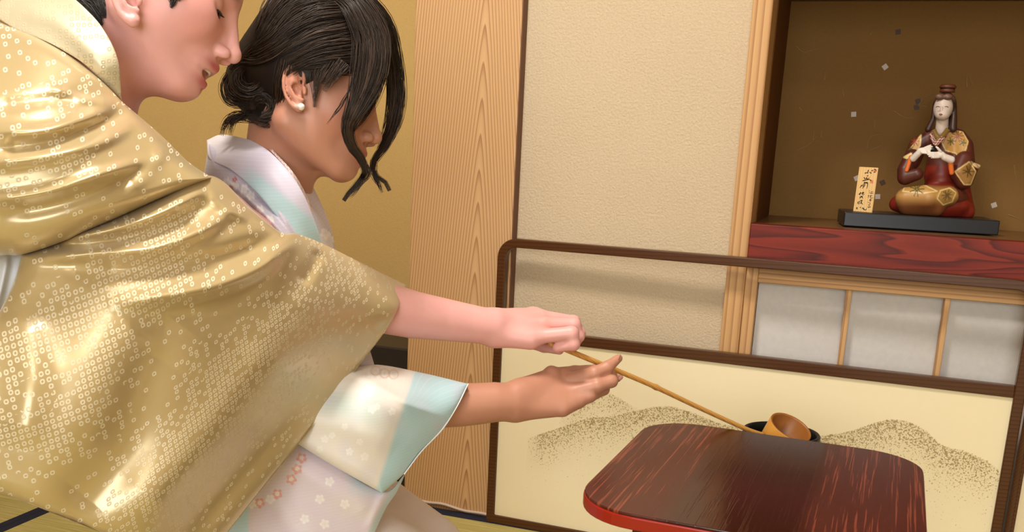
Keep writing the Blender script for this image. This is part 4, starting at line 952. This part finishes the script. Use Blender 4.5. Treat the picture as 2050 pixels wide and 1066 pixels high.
drape('sleeve', [(44, 511), (120, 485), (210, 445), (320, 398), (421, 352), (500, 416), (560, 464), (593, 468), (650, 490), (730, 530), (813, 571)], [(813, 571), (795, 622), (768, 668), (700, 757), (612, 872), (520, 985), (452, 1072), (400, 1140)],
      [(-80, 952), (0, 985), (100, 1026), (190, 1062), (260, 1090), (330, 1116), (400, 1140)], [(44, 511), (28, 565), (0, 622), (-40, 700), (-80, 800), (-105, 890), (-80, 952)],
      [(44, 511, .905), (210, 445, .925), (421, 352, 1.0), (500, 416, 1.035), (593, 468, 1.09), (650, 490, 1.15), (813, 571, 1.315), (795, 622, 1.245), (768, 668, 1.245), (612, 872, 1.15), (452, 1072, 1.06), (400, 1140, 1.04), (400, 520, .955), (600, 600, 1.07), (500, 720, 1.02), (300, 700, .90), (200, 850, .875), (0, 800, .85), (-80, 952, .85), (200, 1050, .90), (380, 900, .97), (700, 620, 1.17)], M_GOLD, OP, .09, n=(300, 260), rim=.06, taper=.7,
      ridges=[([(110, 478), (230, 457), (330, 422), (412, 378)], 13, .014), ([(60, 520), (180, 506), (300, 498), (400, 464), (470, 420)], 14, .014), ([(90, 500), (230, 482), (350, 448), (430, 400)], 12, -.008), ([(230, 606), (340, 592), (440, 570), (520, 536), (562, 502), (600, 472)], 17, .020),
              ([(150, 545), (300, 540), (430, 520), (520, 490), (560, 470)], 20, -.014), ([(640, 500), (620, 540), (600, 570)], 14, -.008), ([(420, 380), (440, 410), (500, 440)], 12, .006), ([(260, 640), (420, 640), (560, 590), (650, 540)], 40, -.008),
              ([(120, 1060), (240, 900), (300, 740), (360, 650)], 60, -.020), ([(250, 1080), (400, 900), (500, 770), (600, 640)], 62, .026), ([(330, 1090), (520, 900), (650, 760), (740, 660)], 50, -.018), ([(40, 620), (60, 760), (40, 900)], 40, .008)], attrs={'dens': den}, uvrot=-.25)
drape('kimono_shoulder', [(-160, 0), (0, 42), (100, 84), (190, 148), (243, 203)], [(243, 203), (285, 238), (330, 278), (378, 325), (424, 356)], [(-160, 525), (0, 512), (45, 510), (120, 486), (210, 447), (320, 398), (424, 356)], [(-160, 0), (-180, 250), (-160, 525)],
      [(243, 203, .975), (330, 278, .985), (424, 356, .995), (0, 42, .99), (100, 84, .965), (190, 148, .965), (0, 280, .865), (45, 510, .895), (210, 447, .915), (200, 340, .895), (-160, 0, 1.0), (-160, 300, .855), (-160, 525, .875), (100, 190, .905), (320, 398, .95)], M_GOLD, OP, .20, n=(200, 170),
      ridges=[([(-20, 262), (80, 262), (160, 240), (232, 212)], 14, .010), ([(-20, 300), (100, 285), (200, 250), (250, 222)], 13, -.007), ([(-40, 330), (100, 312), (200, 285), (270, 250)], 14, .009), ([(-40, 405), (90, 385), (200, 350), (290, 320)], 12, .010), ([(0, 430), (110, 410), (230, 370), (320, 330)], 16, -.007),
              ([(100, 175), (170, 200), (230, 208)], 10, .006), ([(-20, 215), (90, 200), (180, 190)], 14, -.006), ([(330, 300), (300, 340), (250, 380)], 16, .005)], attrs={'dens': den}, uvrot=-.25)
drape('collar', [(-14, 30), (10, -10), (60, -32), (128, -20)], [(128, -20), (172, 18), (208, 60), (236, 120), (244, 202)], [(100, 86), (160, 122), (205, 162), (244, 202)], [(-14, 30), (30, 58), (70, 74), (100, 86)],
      [(-14, 30, .985), (60, -32, 1.0), (128, -20, .985), (208, 60, .955), (236, 120, .952), (244, 202, .968), (160, 122, .945), (100, 86, .948), (30, 58, .965)], M_GOLDL, OP, .010, n=(110, 110), ridges=[([(20, 20), (110, 40), (190, 110), (235, 180)], 22, .006)], attrs={'dens': lambda x, y: np.clip(.5+.4*nz2(x, y, 90, 2), 0, 1)})
drape('under_robe', [(-120, 500), (0, 500), (50, 505)], [(50, 505), (34, 560), (0, 640), (-40, 720)], [(-120, 740), (-40, 720)], [(-120, 500), (-120, 740)],
      [(-120, 500, .93), (50, 505, .935), (0, 640, .925), (-120, 740, .92), (-40, 720, .92)], plain('white_silk', srgb(226, 230, 240), .45), OP, .03, ridges=[([(15, 505), (5, 560), (-15, 640)], 9, .010)], n=(50, 50))
drape('kimono_skirt', [(-900, 300), (-500, 250), (-250, 300), (-90, 500)], [(-90, 500), (-60, 800), (-60, 1100), (-80, 1400)], [(-900, 1500), (-400, 1500), (-80, 1400)], [(-900, 300), (-950, 900), (-900, 1500)],
      [(-900, 300, 1.05), (-500, 250, 1.0), (-90, 500, 1.0), (-60, 800, 1.02), (-80, 1400, 1.06), (-900, 1500, 1.05), (-400, 900, .93), (-100, 700, .96), (-400, 1500, 1.0)], M_GOLD, OP, .32, n=(60, 60), attrs={'dens': lambda x, y: np.clip(.3+.4*nz2(x, y, 200, 2), 0, 1)})
# ------------------------------------------------------------------ doll on its base in the alcove
BA = math.atan2(.028, .280); BC = np.array([-.012, 2.024]); BU = np.array([math.cos(BA), math.sin(BA)]); BV = np.array([-BU[1], BU[0]])
Tb = Matrix(((BU[0], BV[0], 0, BC[0]), (BU[1], BV[1], 0, BC[1]), (0, 0, 1, .6842), (0, 0, 0, 1)))
tag(box('display_base', (0, 0, 0), (.281, .140, .0275), plain('black_painted_wood', srgb(24, 26, 32), .3), None, .002, Tb), 'long black lacquered base under the seated doll', 'display base')
ZB = .7118
# wooden name board with brush writing
M_BOARD = wood('pale_name_board', srgb(246, 206, 140), srgb(226, 176, 108), 'Z', .005, None, .5, .004); M_INK = plain('black_ink', srgb(30, 22, 16), .6); M_SEAL = plain('faded_red_seal', srgb(220, 130, 90), .6)
pw = [ony(x, y, 2.052) for x, y in ((1708, 423), (1746, 426), (1758, 336), (1720, 334))]
dz = ZB-min(pw[0][2], pw[1][2])+.0002
nb = empty('name_board', (pw[0][0], 2.052, ZB)); tag(nb, 'small pale wooden board with brush writing beside the doll', 'sign')
def bpos(x, y, o=0): return ony(x, y, 2.052-o)+np.array([0, 0, dz])
prism('board', [tuple(bpos(x, y)) for x, y in ((1708, 423), (1746, 426), (1758.5, 336), (1720.5, 334))], (0, .004, 0), M_BOARD, nb, .0004)
zs = lambda x, y: (1700+x/9.69, 325+y/9.69)
ink = [[(300, 215), (340, 200), (370, 205)], [(372, 150), (360, 200), (355, 225)], [(365, 165), (385, 150)], [(400, 185), (420, 215), (438, 195)], [(430, 170), (465, 150)], [(490, 130), (530, 165)], [(475, 195), (515, 185)],
       [(340, 265), (375, 258)], [(285, 290), (310, 325), (330, 300)], [(345, 290), (340, 325), (385, 315), (385, 290)], [(258, 360), (320, 345), (380, 335), (432, 350)], [(425, 340), (415, 368)],
       [(280, 405), (330, 390), (365, 395)], [(300, 380), (290, 410)], [(245, 440), (225, 470), (208, 498)], [(270, 420), (275, 470), (258, 512)], [(235, 455), (262, 450)], [(300, 410), (300, 450), (285, 480)], [(315, 408), (355, 400), (355, 460), (340, 512)],
       [(185, 625), (215, 605), (240, 595)], [(222, 580), (205, 635)], [(245, 600), (290, 580)], [(268, 575), (250, 620), (295, 628)], [(255, 600), (290, 600)], [(205, 680), (270, 655)], [(240, 650), (205, 705)], [(240, 665), (270, 700)],
       [(175, 760), (170, 800), (195, 810)], [(200, 750), (195, 800)], [(215, 745), (265, 740)], [(240, 730), (235, 780), (210, 805)], [(225, 775), (265, 818)], [(150, 870), (150, 915)], [(135, 895), (165, 890)], [(210, 870), (225, 885)], [(255, 880), (270, 910)], [(280, 880), (290, 920), (330, 920), (335, 895)],
       [(385, 560), (400, 545)], [(400, 580), (395, 605)], [(420, 580), (465, 570)], [(410, 605), (470, 600)], [(365, 650), (395, 640)], [(380, 640), (370, 695)], [(405, 655), (450, 645)], [(420, 640), (410, 685), (465, 690)], [(395, 720), (440, 712)], [(385, 745), (440, 735)], [(415, 715), (410, 770)], [(365, 770), (380, 790)], [(395, 785), (415, 810)], [(370, 830), (410, 820)], [(365, 850), (375, 880)], [(390, 845), (412, 870)], [(360, 880), (415, 872)]]
for k, s_ in enumerate(ink):
    c = cr([bpos(*zs(*q), .0003) for q in s_], 10); V, Fc = tube_geo(c, (.00075 if k < 37 else .0005)*np.array([.8, 1.1, 1.2, 1.1, 1, .9, .85, .8, .7, .5]), 5); mesh_obj('brush_stroke', V, Fc, M_INK, nb)
for x, y in ((500, 160), (440, 380)):
    mesh_obj('seal_mark', np.array([bpos(*zs(x+dx, y+dy), .0001) for dx, dy in ((-28, -30), (28, -30), (28, 30), (-28, 30))]), [[0, 1, 2, 3]], M_SEAL, nb, False)

# the doll: traced in the picture plane of the alcove, given its own depth
DY = 2.125
doll = tag(empty('doll', (ony(1870, 430, DY)[0], DY, ZB)), 'seated painted doll in maroon and gold robe holding a black tea bowl', 'figurine')
def D3(x, y, o=0):
    """x, y in the traced drawing of the doll (3.81 units per picture px), o metres towards the viewer"""
    px, py = 1770+x/3.81, 160+y/3.81; w = ony(px, py, DY); r = ray(px, py); r = r/np.linalg.norm(r); return w-r*o*.75
DU = np.linalg.norm(D3(400, 500)-D3(500, 500))/100
zlow = ZB+.0003
def m_col(name, rough=.45): m = NT(name); m.base(m.attr('Col').outputs['Color']); m.set(Roughness=rough); nz = m.noise(m.obj(), 500, 3); m.bump(nz, .1, .0005); return m.m
M_CLAY = m_col('painted_clay', .42)
def draw_xy(V):                                           # world -> drawing units (inverse of D3, any depth)
    d = V-C0; h = np.stack([d[:, 0]*_c+d[:, 1]*_s, -d[:, 2], -d[:, 0]*_s+d[:, 1]*_c], -1) @ _R.T
    px = h[:, 0]/h[:, 2]*F+CX; py = h[:, 1]/h[:, 2]*F+CY; return (px-1770)*3.81, (py-160)*3.81
MAR, RED, GOLD, PALEG, GRN = [np.array(srgb(*c)) for c in ((96, 44, 32), (134, 40, 26), (196, 150, 84), (236, 206, 140), (84, 82, 34))]
def poly_k(x, y, pts, soft=6):
    p = np.array(pts, float); inside = np.zeros(len(x), bool); dmin = np.full(len(x), 1e9); n = len(p)
    for i in range(n):
        a, b = p[i], p[(i+1) % n]; c = ((a[1] > y) != (b[1] > y)) & (x < (b[0]-a[0])*(y-a[1])/(b[1]-a[1]+1e-9)+a[0]); inside ^= c
        e = b-a; t = np.clip(((x-a[0])*e[0]+(y-a[1])*e[1])/(e@e+1e-9), 0, 1); dmin = np.minimum(dmin, np.hypot(x-a[0]-t*e[0], y-a[1]-t*e[1]))
    return np.where(inside, 1, 0), dmin
def patch(c, x, y, pts, fill, edge=PALEG, ew=6):
    k, dm = poly_k(x, y, pts); c = blend(c, k.astype(float), fill); return blend(c, np.clip((ew-dm)/3, 0, 1)*.9, edge)
def blades(c, x, y, cx, cy, n, r, col, seed):
    rg = random.Random(seed)
    for i in range(n):
        a = 6.283*i/n+rg.uniform(-.15, .15); k = np.clip((5-np.hypot(*(lambda t: (x-cx-t*r*math.cos(a), y-cy-t*r*math.sin(a)))(np.clip(((x-cx)*math.cos(a)+(y-cy)*math.sin(a))/r, .15, 1))))/2.5, 0, 1)
        c = blend(c, k, col)
    return c
def dpart(name, f, lo, hi, colf, h=.0016):
    fz = lambda p: smax(f(p), zlow-p[:, 2], .001)
    V, Fc = sdf_mesh(fz, lo, hi, h); x, y = draw_xy(V); return mesh_obj(name, V, Fc, M_CLAY, doll, True, None, colf(x, y, V))
lo = D3(0, 1060)-.11; lo[2] = ZB-.004; hi = D3(800, 0)+.10; u = DU
# robe: torso, shoulders and the lap
def f_robe(p):
    d = chain(p, [D3(470, 420, .0), D3(440, 560, .0), D3(430, 720, .0)], np.array([75, 105, 130])*u)
    d = smin(d, chain(p, [D3(360, 440, .002), D3(260, 500, .004), D3(210, 620, .012)], np.array([66, 74, 72])*u), 40*u)
    d = smin(d, chain(p, [D3(560, 440, .0), D3(600, 510, .004), D3(610, 640, .012)], np.array([68, 80, 82])*u), 40*u)
    d = smin(d, ellip(p, D3(440, 900, .012), np.array([200, 190, 130])*u), 60*u); return d
def c_robe(x, y, V):
    c = np.tile(MAR, (len(x), 1)); c = patch(c, x, y, [(310, 395), (275, 440), (265, 560), (330, 500)], np.array(srgb(70, 26, 20)), MAR, 2)
    c = patch(c, x, y, [(280, 420), (190, 540), (145, 590), (240, 560), (275, 500)], GOLD); c = blades(c, x, y, 235, 470, 7, 34, np.array(srgb(150, 70, 40)), 1); c = blades(c, x, y, 205, 530, 6, 24, GRN, 2)
    c = patch(c, x, y, [(470, 420), (540, 385), (600, 400), (640, 470), (620, 540), (580, 600), (545, 560), (470, 540), (440, 480)], GOLD); c = blades(c, x, y, 560, 430, 10, 46, np.array(srgb(140, 70, 40)), 3); c = blades(c, x, y, 510, 470, 7, 30, GRN, 4); c = blades(c, x, y, 600, 480, 5, 24, GRN, 5)
    return blend(c, np.clip((y-650)/8, 0, 1)*(np.abs(x-400) < 140), RED)
robe = dpart('robe', f_robe, lo, hi, c_robe)
def f_skirt(p):
    d = ellip(p, D3(360, 950, .02), np.array([300, 170, 120])*u); d = smin(d, chain(p, [D3(90, 950, .02), D3(350, 960, .035), D3(620, 1010, .01)], np.array([50, 80, 50])*u), 60*u); return smin(d, chain(p, [D3(600, 840, -.01), D3(630, 1010, .01)], np.array([60, 60])*u), 40*u)
dpart('skirt', f_skirt, lo, hi, lambda x, y, V: np.tile(RED, (len(x), 1)))
def f_knee(p):
    d = chain(p, [D3(175, 905, .072), D3(330, 900, .082), D3(480, 890, .070)], np.array([92, 105, 82])*u); d = smin(d, chain(p, [D3(180, 970, .066), D3(400, 985, .075)], np.array([70, 60])*u), 50*u)
    return smin(d, ellip(p, D3(480, 890, .066), np.array([78, 60, 78])*u), 30*u)
def c_knee(x, y, V):
    c = np.tile(np.array(srgb(128, 76, 42)), (len(x), 1)); c = blend(c, np.clip(1-np.abs(y-880)/90, 0, 1)*.8, np.array(srgb(206, 160, 90)))
    c = patch(c, x, y, [(165, 805), (300, 800), (405, 850), (300, 865), (140, 850)], GOLD); c = blades(c, x, y, 250, 835, 9, 55, GRN, 7)
    c = patch(c, x, y, [(430, 845), (500, 825), (548, 860), (520, 930), (450, 955), (405, 905)], np.array(srgb(168, 128, 66))); c = blades(c, x, y, 480, 880, 10, 40, np.array(srgb(92, 70, 34)), 8); return c
dpart('knees', f_knee, lo, hi, c_knee)
def f_sl(p):                                              # wide hanging sleeves
    d = chain(p, [D3(215, 590, .03), D3(160, 690, .045), D3(160, 745, .05), D3(250, 720, .06)], np.array([66, 62, 62, 50])*u); return d
def c_sl(x, y, V):
    c = np.tile(MAR*.8, (len(x), 1)); return patch(c, x, y, [(205, 560), (145, 590), (170, 600), (215, 585)], PALEG)
dpart('sleeve', f_sl, lo, hi, c_sl)
def f_sr(p):
    d = chain(p, [D3(610, 610, .035), D3(570, 700, .05), D3(610, 770, .045), D3(660, 680, .03)], np.array([70, 72, 70, 56])*u); return smin(d, chain(p, [D3(680, 650, .0), D3(715, 660, -.005)], np.array([28, 20])*u), 20*u)
def c_sr(x, y, V):
    c = np.tile(MAR, (len(x), 1)); c = patch(c, x, y, [(540, 700), (650, 625), (700, 700), (660, 800), (610, 800)], np.array(srgb(160, 118, 62))); c = blades(c, x, y, 640, 700, 7, 42, np.array(srgb(84, 62, 30)), 9); return patch(c, x, y, [(665, 625), (735, 655), (720, 675), (680, 650)], np.array(srgb(226, 190, 160)))
dpart('sleeve', f_sr, lo, hi, c_sr)
ORG = np.array(srgb(236, 120, 52)); CL = np.array(srgb(238, 226, 216)); FC = np.array(srgb(216, 196, 184))
for pts, r in (([(205, 590, .068), (172, 690, .066)], [18, 16]), ([(505, 625, .082), (515, 710, .076)], [22, 18])):
    dpart('sleeve_lining', lambda p, pts=pts, r=r: chain(p, [D3(*q) for q in pts], np.array(r)*u), lo, hi, lambda x, y, V: np.tile(ORG, (len(x), 1)))
def f_hl(p):
    d = chain(p, [D3(222, 600, .075), D3(262, 560, .086)], np.array([27, 25])*u); d = smin(d, ellip(p, D3(290, 540, .090), np.array([38, 22, 24])*u), 14*u)
    for k, (a, b) in enumerate(((355, 500), (366, 512), (364, 526), (350, 538))): d = smin(d, chain(p, [D3(300, 525+k*9, .092), D3(335, (b+525+k*9)/2-4, .097), D3(a, b, .096)], np.array([10, 8.5, 6.5])*u), 5*u)
    return smin(d, chain(p, [D3(290, 555, .096), D3(325, 560, .100), D3(350, 548, .100)], np.array([10, 8, 6])*u), 5*u)
def f_hr(p):
    d = chain(p, [D3(510, 610, .085), D3(460, 590, .092)], np.array([30, 27])*u); d = smin(d, ellip(p, D3(425, 570, .096), np.array([40, 22, 27])*u), 14*u)
    for k, (a, b) in enumerate(((336, 556), (334, 570), (344, 584), (362, 594))): d = smin(d, chain(p, [D3(415, 560+k*10, .099), D3(375, (b+560+k*10)/2, .104), D3(a, b, .101)], np.array([10.5, 9, 7])*u), 5*u)
    return smin(d, chain(p, [D3(430, 548, .10), D3(410, 522, .104), D3(398, 512, .102)], np.array([11, 9, 7])*u), 5*u)
for f in (f_hl, f_hr): dpart('hand', f, lo, hi, lambda x, y, V: np.tile(CL, (len(x), 1)), .0009)
bc = D3(368, 528, .088); lathe('tea_bowl', [(0, -30*u), (14*u, -30*u), (30*u, -12*u), (36*u, 14*u), (33*u, 14*u), (26*u, -8*u), (0, -18*u)], M_BLACK, bc, doll, 28)
# head, hair, collar
def f_head(p):
    d = ellip(p, D3(450, 215, .02), np.array([74, 78, 98])*u); d = smin(d, ellip(p, D3(445, 265, .034), np.array([52, 50, 44])*u), 25*u); d = smin(d, ellip(p, D3(437, 225, .046), np.array([8, 8, 24])*u), 10*u); return smin(d, chain(p, [D3(445, 290, .015), D3(440, 390, .008)], np.array([46, 52])*u), 14*u)
dpart('head', f_head, lo, hi, lambda x, y, V: np.tile(FC, (len(x), 1)), .0011)
HB = np.array(srgb(60, 36, 28))
def f_dh(p):
    d = ellip(p, D3(460, 200, .003), np.array([92, 92, 112])*u); face = ellip(p, D3(442, 235, .055), np.array([66, 90, 112])*u); d = smax(d, -face, 8*u)
    d = smin(d, chain(p, [D3(382, 210, .012), D3(372, 300, .012), D3(335, 378, .012)], np.array([14, 18, 24])*u), 10*u); d = smin(d, chain(p, [D3(535, 210, .010), D3(530, 300, .018), D3(525, 375, .024)], np.array([20, 26, 30])*u), 10*u)
    d = smin(d, chain(p, [D3(480, 280, -.025), D3(500, 420, -.03), D3(510, 560, -.03)], np.array([70, 60, 40])*u), 14*u)
    for k in (-1, 1): d = smin(d, ellip(p, D3(455+k*30, 130, .038), np.array([36, 22, 26])*u), 8*u)
    return d
def c_dh(x, y, V): return blend(np.tile(HB, (len(x), 1)), np.clip((180-y)/60, 0, 1)*.75, np.array(srgb(128, 92, 76)))
dhair = dpart('hair', f_dh, lo, hi, c_dh, .0012)
kn_ = D3(485, 66, .012); lathe('hair_knot', [(0, -34*u), (58*u, -30*u), (56*u, -8*u), (50*u, -6*u), (50*u, 2*u), (64*u, 4*u), (66*u, 14*u), (52*u, 30*u), (0, 38*u)], plain('knot_brown', srgb(104, 56, 34), .5), kn_, dhair, 28)
lathe('hair_ribbon', [(52*u, -7*u), (58*u, -5*u), (58*u, 1*u), (52*u, 3*u)], plain('dark_ribbon', srgb(48, 16, 12), .4), kn_, dhair, 28)
M_COLL = plain('olive_collar', srgb(128, 96, 44), .5); M_CHK = plain('checked_collar', srgb(176, 110, 92), .5)
def band(name, pts, w, m, t=.0016):
    c = cr([D3(*q) for q in pts], 16); tv = np.gradient(c, axis=0); tv /= np.linalg.norm(tv, axis=1)[:, None]; n = np.cross(tv, ray(1885, 290)); n /= np.linalg.norm(n, axis=1)[:, None]; v = ray(1885, 290)
    V = np.vstack([c+n*w*u-v*t, c-n*w*u-v*t, c-n*w*u+v*.004, c+n*w*u+v*.004]); F_ = []
    for i in range(15):
        for k in range(4): a, b = k*16, ((k+1) % 4)*16; F_.append([a+i, a+i+1, b+i+1, b+i])
    return mesh_obj(name, V, F_, m, doll)
band('collar', [(375, 380, .032), (395, 420, .044), (425, 455, .052)], 20, M_COLL); band('collar', [(490, 375, .030), (455, 420, .044), (405, 470, .055)], 20, M_COLL, .0022)
def mk_chk():
    m = NT('red_white_checked_silk'); o = m.obj(); ck = m.n('ShaderNodeTexChecker'); m.l(m.mapp(o, (1, 1, 1), rot=(0, .6, 0)), ck.inputs[0]); ck.inputs['Scale'].default_value = 420; ck.inputs[1].default_value = (*srgb(222, 190, 176), 1); ck.inputs[2].default_value = (*srgb(120, 30, 24), 1); m.base(ck.outputs[0]); return m.m
M_CHK = mk_chk(); band('checked_collar', [(358, 405, .034), (370, 450, .046), (400, 495, .058)], 15, M_CHK, .003); band('checked_collar', [(478, 400, .032), (440, 450, .048), (385, 500, .06)], 18, M_CHK, .004)
for pts, r in (([(395, 208, .0525), (410, 203, .056), (425, 207, .058)], 2.6), ([(462, 206, .057), (476, 203, .055), (490, 209, .051)], 2.6)): V, Fc = tube_geo(cr([D3(*q) for q in pts], 8), r*u, 6); mesh_obj('eye', V, Fc, M_LASH, doll)
for pts in ([(420, 263, .060), (431, 261, .062), (444, 264, .060)], [(424, 268, .060), (432, 270, .061), (440, 268, .060)]): V, Fc = tube_geo(cr([D3(*q) for q in pts], 8), 3.4*u, 6); mesh_obj('mouth', V, Fc, plain('doll_lips', srgb(120, 50, 44), .5), doll)
